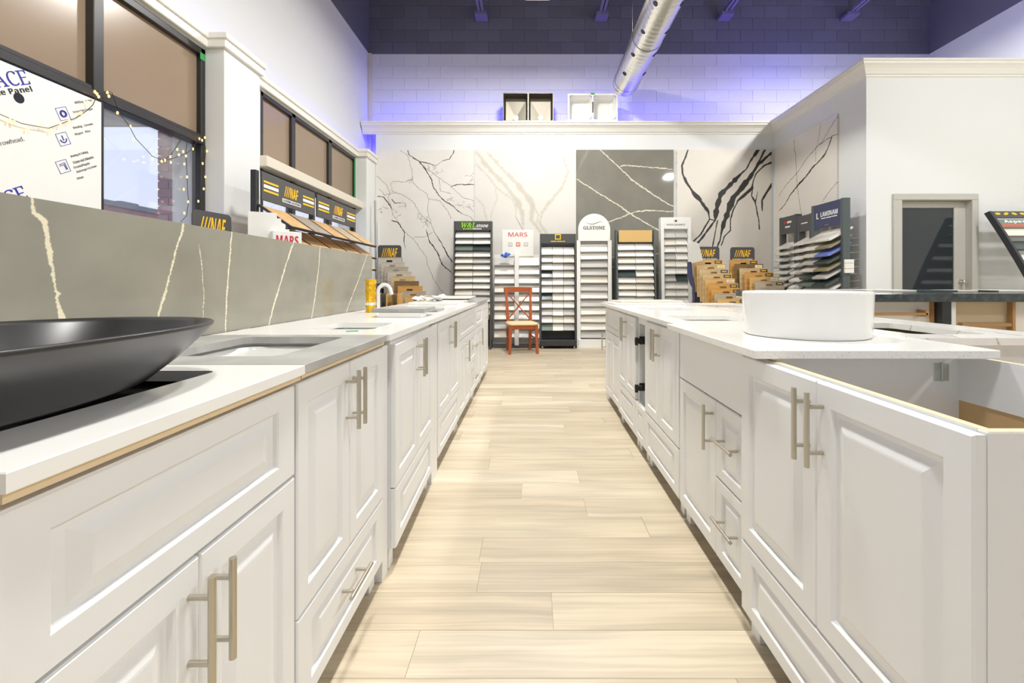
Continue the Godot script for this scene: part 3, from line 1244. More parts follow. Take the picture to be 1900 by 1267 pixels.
func cabinets() -> void:
	var XL := -0.53
	# left row, near to far
	cabinet("near left white cabinet with wide false drawer under the black bowl", 1, 0.452, 1.064, XL, 0.6, [["drawer", 0.454, 1.062, 0.64, 0.842, ""], ["door", 0.454, 0.758, 0.08, 0.638, "f"], ["door", 0.758, 1.062, 0.08, 0.638, "n"]], 0.0, {"top": 0.851})
	cabinet("left white cabinet under the grey cut-out slab, drawer below two doors", 1, 1.07, 1.69, XL, 0.6, [["door", 1.072, 1.38, 0.305, 0.842, "f"], ["door", 1.38, 1.688, 0.305, 0.842, "n"], ["drawer", 1.072, 1.688, 0.08, 0.303, "h"]], 0.0, {"top": 0.851})
	cabinet("left white cabinet just past the grey slab, two doors over drawer", 1, 1.765, 2.515, -0.516, 0.6, [["door", 1.767, 2.14, 0.305, 0.842, "f"], ["door", 2.14, 2.513, 0.305, 0.842, "n"], ["drawer", 1.767, 2.513, 0.08, 0.303, ""]], 0.026)
	cabinet("fourth left white cabinet from the camera, two doors over drawer", 1, 2.68, 3.455, XL, 0.6, [["door", 2.682, 3.068, 0.305, 0.842, "f"], ["door", 3.068, 3.453, 0.305, 0.842, "n"], ["drawer", 2.682, 3.453, 0.08, 0.303, ""]])
	cabinet("fifth left white cabinet with false drawer over doors and small drawers", 1, 3.465, 4.44, XL, 0.6, [["drawer", 3.467, 4.438, 0.64, 0.842, ""], ["door", 3.467, 3.78, 0.08, 0.638, "f"], ["door", 3.78, 4.08, 0.08, 0.638, ""], ["drawer", 4.08, 4.438, 0.36, 0.638, "h"], ["drawer", 4.08, 4.438, 0.08, 0.358, "h"]])
	cabinet("sixth left white cabinet with one drawer above two doors", 1, 4.47, 5.08, XL, 0.6, [["drawer", 4.472, 5.078, 0.64, 0.842, ""], ["door", 4.472, 4.775, 0.08, 0.638, "f"], ["door", 4.775, 5.078, 0.08, 0.638, ""]])
	cabinet("last left white cabinet with tall doors before the red chair", 1, 5.1, 5.72, XL, 0.6, [["door", 5.102, 5.41, 0.08, 0.842, "f"], ["door", 5.41, 5.718, 0.08, 0.842, ""]])
	# filler panels between the left units
	for q in [[1.694, 1.758, "narrow white filler panel right after the grey slab's cabinet"], [2.52, 2.675, "white filler panel between third and fourth left cabinets"]]:
		var mb := MB.new()
		mb.span(Vector3(-0.6, 0.0, -q[0]), Vector3(-0.534, 0.842, -q[1] + 0.004), 0.001)
		solo(mb, "filler_panel", M.paint, q[2], "panel", Vector3.ZERO, 0.0, "white filler panels")
	# right row, near to far
	var c := cabinet("open-topped white cabinet at near right with two doors and nickel pulls", -1, 0.69, 1.465, 0.645, 0.67, [["door", 0.692, 1.077, 0.287, 0.849, "f"], ["door", 1.077, 1.463, 0.287, 0.849, "n"], ["drawer", 0.692, 1.463, 0.072, 0.285, ""]], 0.0, {"top": 0.852, "open_back": true})
	var w := 0.771
	var mb := MB.new()
	for s in [-1, 1]:
		mb.span(Vector3(s * (w / 2 - 0.0175), 0.8521, -0.022), Vector3(s * (w / 2 - 0.0005), 0.8526, -0.669))
	mb.span(Vector3(-w / 2 + 0.018, 0.8521, -0.0215), Vector3(w / 2 - 0.018, 0.8526, -0.0385))
	mb.span(Vector3(-w / 2 + 0.018, 0.8521, -0.652), Vector3(w / 2 - 0.018, 0.8526, -0.669))
	part(mb, "raw_edge", M.ply, c, "unpainted plywood top edges")
	mb = MB.new()
	mb.span(Vector3(-w / 2 + 0.018, 0.715, -0.652), Vector3(w / 2 - 0.018, 0.852, -0.67))
	part(mb, "back_rail", M.paint, c)
	mb = MB.new()
	mb.holed(-w / 2 + 0.018, 0.1, w / 2 - 0.018, 0.714, -0.668, -0.656, 0.1, 0.62, 0.22, 0.69, 0.03)
	part(mb, "back_panel", M.birch_grain, c, "bare birch plywood back with a slot")
	mb = MB.new()
	for s in [-1, 1]:
		mb.span(Vector3(-w / 2 + 0.018, 0.772, -0.602 + s * 0.0125 - 0.0105), Vector3(-w / 2 + 0.0198, 0.826, -0.602 + s * 0.0125 + 0.0105), 0.0008)
	mb.cyl(Vector3(-w / 2 + 0.0205, 0.77, -0.602), Vector3(-w / 2 + 0.0205, 0.828, -0.602), 0.0025, 0.0025, 10)
	part(mb, "hinge", M.hinge, c, "small metal butt hinge")
	cabinet("second right white cabinet with plain panel, one door and two drawers", -1, 1.47, 2.16, 0.672, 0.6, [["plain", 1.472, 2.158, 0.642, 0.845, ""], ["door", 1.735, 2.158, 0.078, 0.64, "n"], ["drawer", 1.472, 1.735, 0.366, 0.64, "h"], ["drawer", 1.472, 1.735, 0.078, 0.364, "h"]])
	cabinet("third right white cabinet, two doors over drawer beside the open one", -1, 2.17, 2.825, 0.672, 0.6, [["plain", 2.172, 2.215, 0.31, 0.845, ""], ["door", 2.215, 2.52, 0.31, 0.845, "f"], ["door", 2.52, 2.823, 0.31, 0.845, "n"], ["drawer", 2.172, 2.823, 0.078, 0.308, ""]])
	var op := cabinet("narrow right cabinet without its door, dark hinges showing", -1, 2.83, 3.085, 0.672, 0.6, [["drawer", 2.832, 3.083, 0.078, 0.308, ""]])
	for y in [0.70, 0.40]:
		mb = MB.new()
		mb.box(Vector3(-0.102, y, -0.05), Vector3(0.012, 0.05, 0.06), 0.002)
		mb.box(Vector3(-0.08, y, -0.012), Vector3(0.05, 0.03, 0.045), 0.004)
		mb.box(Vector3(-0.055, y, 0.008), Vector3(0.012, 0.05, 0.02), 0.002)
		part(mb, "hinge", M.hinge_dark, op, "dark metal cup hinge")
	cabinet("fifth right white cabinet, paired doors over drawer past the open one", -1, 3.09, 3.69, 0.672, 0.6, [["door", 3.092, 3.39, 0.31, 0.845, "f"], ["door", 3.39, 3.688, 0.31, 0.845, "n"], ["drawer", 3.092, 3.688, 0.078, 0.308, ""]])
	cabinet("last right white cabinet with a drawer above a single door", -1, 3.7, 4.40, 0.682, 0.59, [["drawer", 3.702, 4.398, 0.64, 0.845, ""], ["door", 3.702, 4.05, 0.078, 0.638, ""], ["door", 4.05, 4.398, 0.078, 0.638, "f"]])
	# row standing back to back with it
	for q in [[1.615, 2.5, "nearest cabinet under the marble slab, white end panel showing"], [2.51, 3.4, "middle cabinet under the veined marble slab"], [3.41, 4.38, "far cabinet under the veined marble slab"]]:
		var m: float = (q[0] + q[1]) / 2
		cabinet(q[2], 1, q[0], q[1], 1.83, 0.5, [["door", q[0] + 0.002, m, 0.08, 0.842, "f"], ["door", m, q[1] - 0.002, 0.08, 0.842, "n"]])


# ------------------------------------------------------------------ countertops
# slab in plan: x0..x1, d0..d1, top at TOP, thickness th, hole [hx0, hd0, hx1, hd1]
func counter(label: String, m: Material, x0: float, x1: float, d0: float, d1: float, th: float, holes: Array, rad := 0.03, under: Material = null, y := TOP) -> Node3D:
	var t := thing("countertop", label, "countertop", Vector3((x0 + x1) / 2, y - th, -(d0 + d1) / 2), 0.0, "stone countertops")
	var mb := MB.new()
	# local plan axes: x, and -d as local z; extrude along y
	mb.xf = Transform3D(Basis(Vector3(1, 0, 0), Vector3(0, 0, -1), Vector3(0, 1, 0)), Vector3.ZERO)
	var cx := (x0 + x1) / 2
	var cd := (d0 + d1) / 2
	if holes.is_empty():
		mb.xf = Transform3D()
		mb.box(Vector3(0, th / 2, 0), Vector3(x1 - x0, th, d1 - d0), 0.002)
	else:
		var cuts := [d0]
		for k in holes.size() - 1:
			cuts.append((holes[k][3] + holes[k + 1][1]) / 2)
		cuts.append(d1)
		for k in holes.size():
			var hq: Array = holes[k]
			mb.holed(x0 - cx, cuts[k] - cd, x1 - cx, cuts[k + 1] - cd, 0.0, th, hq[0] - cx, hq[1] - cd, hq[2] - cx, hq[3] - cd, rad, 0.0015 if holes.size() == 1 else 0.0)
	part(mb, "slab", m, t)
	if under:
		mb = MB.new()
		var hq: Array = holes[0]
		mb.span(Vector3(x0 - cx + 0.004, -0.0115, -(d0 - cd) - 0.004), Vector3(hq[0] - cx - 0.03, -0.0005, -(d1 - cd) + 0.004))
		part(mb, "plywood_underlay", under, t, "raw plywood strip under the slab")
		mb = MB.new()
		mb.span(Vector3(hq[2] - cx + 0.03, -0.0115, -(d0 - cd) - 0.004), Vector3(x1 - cx - 0.008, -0.0005, -(d1 - cd) + 0.004))
		part(mb, "plywood_underlay", under, t, "raw plywood strip under the slab")
	return t


func under_sink(label: String, m: Material, x0: float, x1: float, d0: float, d1: float, deep: float, th: float) -> void:
	var t := thing("undermount_sink", label, "sink", Vector3((x0 + x1) / 2, TOP - th - deep, -(d0 + d1) / 2), 0.0, "undermount sinks")
	var w := x1 - x0 + 0.02
	var l := d1 - d0 + 0.02
	var mb := MB.new()
	var N := 32
	var rings := []
	var sh := func(a: float, b: float, y: float) -> Array:
		var row := []
		for k in N:
			var an := TAU * k / N
			var ca := cos(an)
			var sa := sin(an)
			row.append(Vector3(signf(ca) * pow(absf(ca), 0.35) * a, y, signf(sa) * pow(absf(sa), 0.35) * b))
		return row
	for q in [[0.02, -0.001], [0.02, -0.012], [0.0, -0.012], [-0.004, -0.03]]:
		rings.append(sh.call(w / 2 + q[0], l / 2 + q[0], deep + q[1]))
	for q in [[0.006, 0.05], [0.012, 0.02], [0.03, 0.008], [0.08, 0.003]]:
		rings.append(sh.call(w / 2 - q[0], l / 2 - q[0], q[1]))
	rings.append(sh.call(0.02, 0.02, 0.0))
	rings.reverse()
	mb.loft(rings, true, true, -1.0)
	part(mb, "bowl", m, t)
	mb = MB.new()
	mb.cyl(Vector3(0, -0.01, 0), Vector3(0, 0.004, 0), 0.042, 0.042, 20)
	part(mb, "drain", M.steel, t)


func counters() -> void:
	counter("white quartz slab under the black bowl, near left corner", M.quartz, -1.15, -0.513, 0.4625, 1.072, 0.022, [[-1.03, 0.52, -0.663, 1.0]], 0.02, M.ply)
	counter("grey veined stone slab with a large sink cut-out, left counter", M.grey_stone, -1.15, -0.517, 1.078, 1.69, 0.022, [[-0.98, 1.2, -0.642, 1.63]], 0.035, M.ply)
	counter("long white quartz countertop on the left cabinets", M.quartz, -1.15, -0.508, 1.695, 4.45, 0.022, [[-0.9, 1.9, -0.64, 2.2], [-0.98, 3.6, -0.7, 3.95]], 0.03)
	counter("grey beige stone countertop at the far left end", M.grey_stone, -1.15, -0.525, 4.475, 5.75, 0.022, [])
	counter("white speckled quartz slab under the round basin, near right", M.speckle, 0.612, 1.288, 1.302, 2.15, 0.024, [])
	counter("long white veined countertop on the right cabinets", M.speckle, 0.645, 1.288, 2.153, 4.46, 0.022, [[0.76, 2.32, 1.1, 2.68], [0.78, 3.2, 1.12, 3.55]], 0.03)
	counter("white marble slab with grey veins behind the round basin", M.marble, 1.296, 1.862, 1.59, 4.42, 0.024, [[1.38, 1.72, 1.66, 2.2], [1.38, 3.6, 1.66, 4.0]], 0.03)
	under_sink("dark sink below the black bowl in the near left slab", M.matte_black, -1.03, -0.663, 0.52, 1.0, 0.16, 0.0225)
	under_sink("white sink under the grey slab's cut-out on the left", M.ceramic, -0.98, -0.642, 1.2, 1.63, 0.15, 0.0225)
	under_sink("white sink in the long left quartz countertop", M.ceramic, -0.9, -0.64, 1.9, 2.2, 0.14, 0.0225)
	under_sink("white sink farther along the long left countertop, behind the tiles", M.ceramic, -0.98, -0.7, 3.6, 3.95, 0.14, 0.0225)
	under_sink("nearer white sink in the long right countertop", M.ceramic, 0.76, 1.1, 2.32, 2.68, 0.14, 0.0225)
	under_sink("farther white sink in the long right countertop", M.ceramic, 0.78, 1.12, 3.2, 3.55, 0.14, 0.0225)
	under_sink("olive grey steel sink in the near marble cut-out", M.basin_olive, 1.38, 1.66, 1.72, 2.2, 0.16, 0.0245)
	under_sink("steel sink at the far end of the marble slab", M.basin_olive, 1.38, 1.66, 3.6, 4.0, 0.16, 0.0245)


func super_ring(a: float, b: float, y: float, e: float, N := 64) -> Array:
	var row := []
	for k in N:
		var an := TAU * k / N
		var ca := cos(an)
		var sa := sin(an)
		row.append(Vector3(signf(ca) * pow(absf(ca), e) * a, y, signf(sa) * pow(absf(sa), e) * b))
	return row


func basins() -> void:
	# black boat-shaped vessel
	var t := thing("vessel_sink", "large matte black boat-shaped bowl on the near left counter", "sink", Vector3(-0.80, TOP + 0.001, -0.62))
	var mb := MB.new()
	var rings := []
	var e := 0.8
	for q in [[0.02, 0.03, 0.0], [0.13, 0.26, 0.0], [0.155, 0.29, 0.012], [0.19, 0.335, 0.045], [0.222, 0.375, 0.082], [0.238, 0.397, 0.104], [0.240, 0.400, 0.109], [0.237, 0.397, 0.112], [0.232, 0.391, 0.111], [0.226, 0.384, 0.104], [0.20, 0.35, 0.062], [0.165, 0.31, 0.03], [0.11, 0.24, 0.012], [0.03, 0.06, 0.008]]:
		rings.append(super_ring(q[0], q[1], q[2], e))
	mb.loft(rings, true, true, -1.0)
	mb.face(super_ring(0.03, 0.06, 0.008, e), Vector3.UP)
	part(mb, "bowl", M.matte_black, t)
	mb = MB.new()
	mb.cyl(Vector3(0, 0.006, 0), Vector3(0, 0.013, 0), 0.035, 0.033, 24)
	part(mb, "drain_cover", M.matte_black, t)
	# white round vessel
	t = thing("round_basin", "white round ceramic basin on the near right counter", "sink", Vector3(0.977, TOP, -1.70))
	mb = MB.new()
	rings = []
	for q in [[0.03, 0.0], [0.19, 0.0], [0.1975, 0.002], [0.2, 0.008], [0.2055, 0.145], [0.2055, 0.152], [0.203, 0.1555], [0.199, 0.156], [0.195, 0.153], [0.19, 0.12], [0.182, 0.05], [0.165, 0.025], [0.12, 0.014], [0.03, 0.01]]:
		var row := []
		for k in 72:
			var a := TAU * k / 72
			row.append(Vector3(cos(a) * q[0], q[1], sin(a) * q[0]))
		rings.append(row)
	mb.loft(rings, true, true, -1.0)
	part(mb, "bowl", M.ceramic, t)
	mb = MB.new()
	mb.cyl(Vector3(0, 0.0, 0), Vector3(0, 0.014, 0), 0.034, 0.034, 24)
	part(mb, "drain", M.steel, t)
	# two double sinks standing on the ledge
	t = thing("steel_double_sink", "stainless double-bowl sink standing on the ledge", "sink", P(980, 222, 8.19), 0.0)
	t.position.y = 3.866
	t.rotation.x = -0.05
	double_bowl(t, 0.875, 0.5, 0.2, M.sink_steel, 0.012, true)
	t = thing("white_double_sink", "white composite double-bowl sink on the ledge, green tape on top", "sink", P(1100, 222, 8.19), 0.0)
	t.position.y = 3.866
	t.rotation.x = -0.05
	double_bowl(t, 0.865, 0.485, 0.2, M.ceramic, 0.03, false)


func double_bowl(t: Node3D, w: float, h: float, deep: float, m: Material, rim: float, steel: bool) -> void:
	# stands on its long edge, bowls open to +z
	var mb := MB.new()
	var half := w / 2
	var gap := 0.022 if steel else 0.03
	for s in [-1, 1]:
		var x0: float = gap / 2 if s > 0 else -half
		var x1: float = half if s > 0 else -gap / 2
		var ix0 := x0 + (rim if s < 0 else 0.0)
		var ix1 := x1 - (rim if s > 0 else 0.0)
		var iy0 := rim
		var iy1 := h - rim
		var r := 0.012 if steel else 0.035
		mb.holed(x0, 0.0, x1, h, -0.006, 0.0, ix0, iy0, ix1, iy1, r)
		var c := Vector3((ix0 + ix1) / 2, (iy0 + iy1) / 2, 0)
		var N := 32
		var rings := []
		var ex := 0.12 if steel else 0.3
		for q in [[0.0, 0.0], [0.003 if steel else 0.012, -deep * 0.8], [0.012 if steel else 0.03, -deep * 0.96], [0.03 if steel else 0.06, -deep]]:
			var row := []
			for k in N:
				var a := TAU * k / N
				row.append(c + Vector3(signf(cos(a)) * pow(absf(cos(a)), ex) * ((ix1 - ix0) / 2 - q[0]), signf(sin(a)) * pow(absf(sin(a)), ex) * ((iy1 - iy0) / 2 - q[0]), q[1]))
			rings.append(row)
		mb.loft(rings, true, true, -1.0)
		var dip := 0.022 if steel else 0.004
		var dc := c + Vector3(0, -0.11 if steel else 0.0, 0)
		for k in N:
			mb.face([dc + Vector3(0, 0, -deep - dip), rings[3][k], rings[3][(k + 1) % N]], Vector3(0, 0, 1))
		var dm := MB.new()
		dm.cyl(dc + Vector3(0, 0, -deep - dip - 0.02), dc + Vector3(0, 0, -deep - dip * 0.7 + 0.004), 0.045, 0.045, 24)
		part(dm, "drain_hole", M.steel_dull if steel else M.sheet_white, t)
	mb.span(Vector3(-gap / 2, 0, -0.006), Vector3(gap / 2, h, -0.0005))
	# outside skin
	mb.span(Vector3(-half + 0.004, 0.004, -0.008), Vector3(-half + 0.006, h - 0.004, -deep - 0.02))
	mb.span(Vector3(half - 0.006, 0.004, -0.008), Vector3(half - 0.004, h - 0.004, -deep - 0.02))
	mb.span(Vector3(-half + 0.004, h - 0.006, -0.008), Vector3(half - 0.004, h - 0.004, -deep - 0.02))
	mb.span(Vector3(-half + 0.004, 0.0, -0.008), Vector3(half - 0.004, 0.002, -deep - 0.02))
	part(mb, "bowls", m, t)
	if not steel:
		var g := MB.new()
		g.box(Vector3(0, h - 0.004, 0.002), Vector3(0.07, 0.03, 0.006), 0.001)
		part(g, "tape", M.green_tape, t, "green tape tab")
		g = MB.new()
		g.box(Vector3(0, h * 0.5, 0.002), Vector3(0.022, 0.19, 0.003), 0.001)
		part(g, "label_strip", M.charcoal, t, "dark label strip on the divider")


# ------------------------------------------------------------------ veined slabs
func zpts(q: Array, ox: float, oy: float, sc: float, x0: float, y0: float, k: float) -> Array:
	var out := []
	for p in q:
		out.append([(p[0] * sc + ox - x0) * k, (p[1] * sc + oy - y0) * k, p[2] if p.size() > 2 else 2.0])
	return out


func wall_slab(label: String, im: Image, x0: float, x1: float, rough := 0.05) -> void:
	var d := 8.275
	var a := (x0 - CX) * d / F
	var b := (x1 - CX) * d / F
	solo(slab_box(b - a - 0.003, 3.27, 0.02), "wall_slab", textured(im, rough), label, "stone slab", Vector3((a + b) / 2, 0.125, -d), 0.0, "stone slabs on the walls")


func wall_slabs() -> void:
	var s := 0.2289
	var k := 3.0
	var th := 1038
	# fine branching veins
	var im := stone(549, th, c8(238, 235, 228), 0.012, 0.01, 2)
	var ink := Color(0.2, 0.19, 0.18, 0.95)
	var thin := Color(0.45, 0.43, 0.4, 0.75)
	var dark := [
		[[290, 40, 4], [300, 75, 4], [385, 130, 5], [445, 210, 5], [485, 280, 5], [500, 340, 4], [540, 400, 4], [600, 455, 4], [660, 490, 4], [725, 550, 3]],
		[[385, 130, 4], [440, 140, 5], [520, 165, 3]], [[570, 125, 2], [630, 110, 3], [660, 60, 4], [665, 40, 4]],
		[[640, 330, 3], [690, 315, 4], [830, 315, 4]], [[160, 605, 4], [210, 620, 5], [265, 700, 4], [260, 780, 3], [270, 830, 2]],
		[[440, 680, 3], [465, 770, 5], [530, 860, 5], [570, 960, 5], [640, 1020, 5]], [[500, 690, 2], [560, 780, 4], [610, 880, 5], [650, 940, 5]],
		[[45, 410, 4], [95, 415, 4], [130, 460, 4], [160, 510, 4]], [[160, 435, 4], [185, 465, 4], [230, 465, 3]]]
	for i in dark.size():
		stroke(im, wiggle(zpts(dark[i], 690, 270, s, 697, 278, k), 2.0, 9.0, 100 + i), ink, 1.2, 1.2, i)
	var fine := [
		[[295, 100], [325, 200], [330, 290], [380, 350], [440, 385], [460, 430], [550, 445], [620, 540], [640, 590]], [[40, 245], [120, 320], [145, 380], [130, 420], [160, 510]],
		[[150, 310], [170, 290], [265, 295], [330, 270]], [[150, 310], [165, 370], [250, 400], [330, 450], [360, 500], [410, 570], [480, 630], [500, 690]], [[460, 430], [450, 530], [480, 630]],
		[[400, 150], [540, 260], [640, 330], [740, 420], [830, 450]], [[265, 700], [340, 760], [440, 900], [450, 960], [500, 1080], [580, 1200]], [[520, 165], [570, 125]], [[60, 350], [100, 400], [200, 380]],
		[[160, 510], [170, 560], [230, 640]], [[540, 260], [560, 370], [640, 390]], [[725, 550], [800, 575], [830, 620]], [[340, 740], [430, 735], [490, 700]], [[230, 40], [280, 70], [300, 100]], [[640, 1020], [700, 1100]]]
	for i in fine.size():
		stroke(im, wiggle(zpts(fine[i], 690, 270, s, 697, 278, k), 2.5, 8.0, 200 + i), thin, 1.4, 0.8, i)
	for c in [[310, 275], [480, 180], [530, 200], [90, 520], [190, 545], [260, 460], [440, 610], [790, 250], [720, 470], [800, 480], [650, 450], [420, 570]]:
		for j in 5:
			var r := RandomNumberGenerator.new()
			r.seed = int(c[0]) * 7 + j
			var x: float = c[0] + r.randf_range(-35, 35)
			var y: float = c[1] + r.randf_range(-25, 25)
			stroke(im, wiggle(zpts([[x, y], [x + r.randf_range(-25, 25), y + r.randf_range(-25, 25)], [x + r.randf_range(-30, 30), y + r.randf_range(-10, 35)]], 690, 270, s, 697, 278, k), 2.0, 5.0, j), Color(0.5, 0.5, 0.5, 0.5), 1.4, 0.8, j)
	wall_slab("white slab with fine branching dark veins, leftmost on back wall", im, 697, 880)
	# soft beige bands
	im = stone(567, th, c8(231, 228, 221), 0.008, 0.01, 4)
	var beige := [
		[[850, 60, 18], [960, 200, 24], [1080, 320, 20], [1180, 450, 30], [1220, 560, 22], [1230, 700, 12]], [[940, 60, 14], [1050, 180, 18], [1130, 260, 26], [1250, 400, 24], [1300, 480, 30], [1290, 600, 20], [1360, 690, 14], [1420, 780, 10]],
		[[845, 150, 8], [950, 260, 10], [1010, 340, 10], [1140, 440, 8], [1170, 520, 8], [1165, 570, 5]], [[1545, 70, 8], [1590, 220, 12], [1540, 340, 16], [1420, 480, 18], [1380, 540, 16], [1360, 620, 16], [1420, 720, 14], [1440, 800, 10]],
		[[1300, 480, 12], [1350, 560, 10], [1330, 640, 10], [1400, 760, 8]], [[840, 420, 6], [900, 480, 8], [930, 600, 8]], [[1000, 340, 5], [1015, 440, 6], [970, 540, 6], [965, 640, 5]]]
	for i in beige.size():
		stroke(im, wiggle(zpts(beige[i], 690, 270, s, 880, 278, k), 3.0, 20.0, 300 + i), Color(0.80, 0.775, 0.725, 0.42), 8.0, 2.0, i)
	stroke(im, zpts([[1165, 575, 2], [1190, 620, 3], [1220, 680, 3]], 690, 270, s, 880, 278, k), thin, 1.5, 0.6, 3)
	wall_slab("cream white slab with soft beige bands, second on back wall", im, 880, 1069)
	# grey with white lightning
	im = stone(543, th, c8(138, 136, 126), 0.05, 0.006, 6)
	var wh := [
		[[235, 30, 5], [400, 180, 5], [500, 275, 7], [610, 350, 7], [690, 405, 6], [800, 470, 5], [832, 485, 5]], [[400, 160, 6], [430, 150, 6], [600, 165, 4], [730, 175, 7], [820, 185, 3]],
		[[45, 265, 5], [220, 375, 5], [380, 470, 6], [475, 540, 6], [600, 615, 6], [720, 680, 6], [860, 760, 5]], [[300, 605, 5], [400, 575, 5], [475, 540, 6], [530, 525, 6], [620, 515, 8], [730, 518, 4], [835, 525, 5]],
		[[300, 900, 3], [400, 880, 4], [660, 870, 4], [760, 860, 3]], [[300, 980, 3], [380, 960, 3]], [[680, 1010, 4], [740, 1030, 4]]]
	for i in wh.size():
		stroke(im, wiggle(zpts(wh[i], 1060, 270, s, 1069, 276, k), 2.5, 9.0, 400 + i), Color(0.93, 0.9, 0.82, 0.95), 1.6, 1.6, i)
	wall_slab("polished grey slab with white lightning veins on back wall", im, 1069, 1250, 0.05)
	# bold black veins
	im = stone(528, th, c8(232, 226, 215), 0.008, 0.01, 8)
	var bold := [
		[[945, 30, 10], [925, 90, 14], [895, 160, 14], [900, 220, 14], [930, 290, 20], [990, 380, 28], [1040, 430, 30], [1080, 490, 22], [1110, 530, 18], [1120, 590, 9], [1090, 640, 12], [1050, 710, 12], [980, 780, 10]],
		[[1515, 30, 24], [1460, 110, 16], [1415, 190, 8], [1360, 240, 22], [1290, 310, 36], [1210, 390, 42], [1185, 470, 42], [1170, 560, 36], [1165, 600, 10], [1120, 660, 16], [1060, 740, 18], [1010, 800, 12]],
		[[1570, 30, 18], [1530, 110, 12], [1500, 170, 20], [1450, 250, 34], [1380, 340, 44], [1310, 420, 42], [1280, 500, 42], [1260, 560, 48], [1235, 620, 34], [1215, 700, 14], [1205, 760, 9], [1185, 810, 10]],
		[[1618, 60, 24], [1560, 110, 20], [1510, 160, 14], [1490, 190, 14]], [[1618, 135, 18], [1560, 160, 14], [1500, 220, 10], [1475, 280, 8], [1465, 340, 22], [1420, 380, 22], [1350, 440, 14], [1310, 520, 12], [1290, 590, 8], [1290, 680, 10], [1240, 730, 10], [1215, 800, 8]],
		[[1470, 330, 8], [1460, 400, 7], [1490, 450, 13], [1505, 530, 9], [1520, 600, 8], [1525, 670, 10]], [[1510, 370, 4], [1495, 440, 10]], [[1625, 310, 22], [1580, 380, 16], [1545, 440, 12], [1548, 520, 8]],
		[[1185, 600, 8], [1165, 700, 8], [1145, 810, 8]], [[1240, 560, 10], [1250, 560, 10]], [[1120, 590, 8], [1160, 600, 8]]]
	for i in bold.size():
		var q := []
		for p in bold[i]:
			q.append([p[0], p[1], p[2] * s * k])
		stroke(im, wiggle(zpts(q, 1060, 270, s, 1256, 277, k), 1.0, 16.0, 500 + i), Color(0.2, 0.19, 0.18, 1.0), 1.5, 1.6, i)
	wall_slab("off-white slab with bold black veins, rightmost on back wall", im, 1256, 1432, 0.35)
	# slab on the side wall
	im = stone(512, 1000, c8(232, 227, 217), 0.008, 0.01, 12)
	var side := [
		[[645, 395, 13], [620, 470, 11], [580, 560, 17], [520, 630, 15], [450, 700, 15], [400, 770, 15], [310, 870, 17], [235, 965, 12], [190, 1050, 9], [130, 1115, 6]], [[700, 190, 4], [620, 320, 4], [560, 430, 4], [500, 490, 5], [410, 590, 4], [310, 740, 4], [200, 860, 4], [130, 970, 3]],
		[[700, 360, 4], [600, 410, 4], [510, 480, 5]], [[278, 410, 4], [280, 520, 5], [295, 560, 4], [300, 740, 4], [310, 870, 3], [330, 1030, 4], [370, 1240, 3]], [[540, 265, 3], [510, 460, 3], [490, 500, 4], [490, 630, 3]], [[700, 830, 3], [620, 930, 4], [550, 1030, 3]]]
	for i in side.size():
		var q := []
		for p in side[i]:
			var w := wallpt(p[0] * 0.1894 + 1420, p[1] * 0.1894 + 180, 4.2)
			q.append([(8.2 + w.z) / 1.66 * 512.0, (3.4 - w.y) / 3.25 * 1000.0, p[2] * 0.5])
		stroke(im, wiggle(q, 1.5, 12.0, 600 + i), Color(0.2, 0.18, 0.16, 0.95), 1.3, 1.2, i)
	solo(slab_box(1.66, 3.25, 0.022), "wall_slab", textured(im, 0.16), "white slab with one thick black vein on the right side wall", "stone slab", Vector3(4.205, 0.15, -7.37), -PI / 2, "stone slabs on the walls")
	# standing slab behind the left counter
	im = stone(2048, 260, c8(150, 147, 134), 0.07, 0.004, 14)
	var L := 3.05
	var vs := [
		[[59, 366, 5], [62, 395, 6], [74, 402, 9], [82, 412, 10], [88, 440, 7], [88, 452, 9], [93, 478, 7], [100, 520, 4], [103, 540, 3], [108, 545, 7], [104, 552, 4], [112, 580, 9], [118, 606, 8]], [[340, 415, 5], [336, 436, 5], [330, 450, 4], [317, 500, 5], [305, 546, 7], [298, 570, 6], [290, 600, 4]],
		[[430, 430, 5], [425, 490, 5], [420, 560, 5], [418, 622, 4]], [[369, 455, 1.5], [374, 490, 3], [378, 540, 2], [376, 590, 1.5]], [[545, 448, 6], [530, 492, 6], [512, 552, 7], [497, 608, 5]], [[594, 457, 5], [592, 490, 5], [583, 560, 6], [577, 596, 5]], [[682, 470, 5], [665, 520, 5], [649, 560, 5], [641, 584, 5]]]
	for i in vs.size():
		var q := []
		for p in vs[i]:
			var w := wallpt(p[0], p[1], -1.156)
			q.append([(-w.z - 0.38) / L * 2048.0, (1.267 - w.y) / 0.382 * 260.0, p[2]])
		stroke(im, wiggle(q, 1.5, 9.0, 700 + i), Color(0.93, 0.89, 0.78, 0.95), 1.6, 2.0, i)
	solo(slab_box(L, 0.382, 0.02), "backsplash_slab", textured(im, 0.12), "long grey slab with white veins standing behind the left counter", "stone slab", Vector3(-1.156, TOP + 0.0005, -(0.38 + L / 2)), PI / 2)


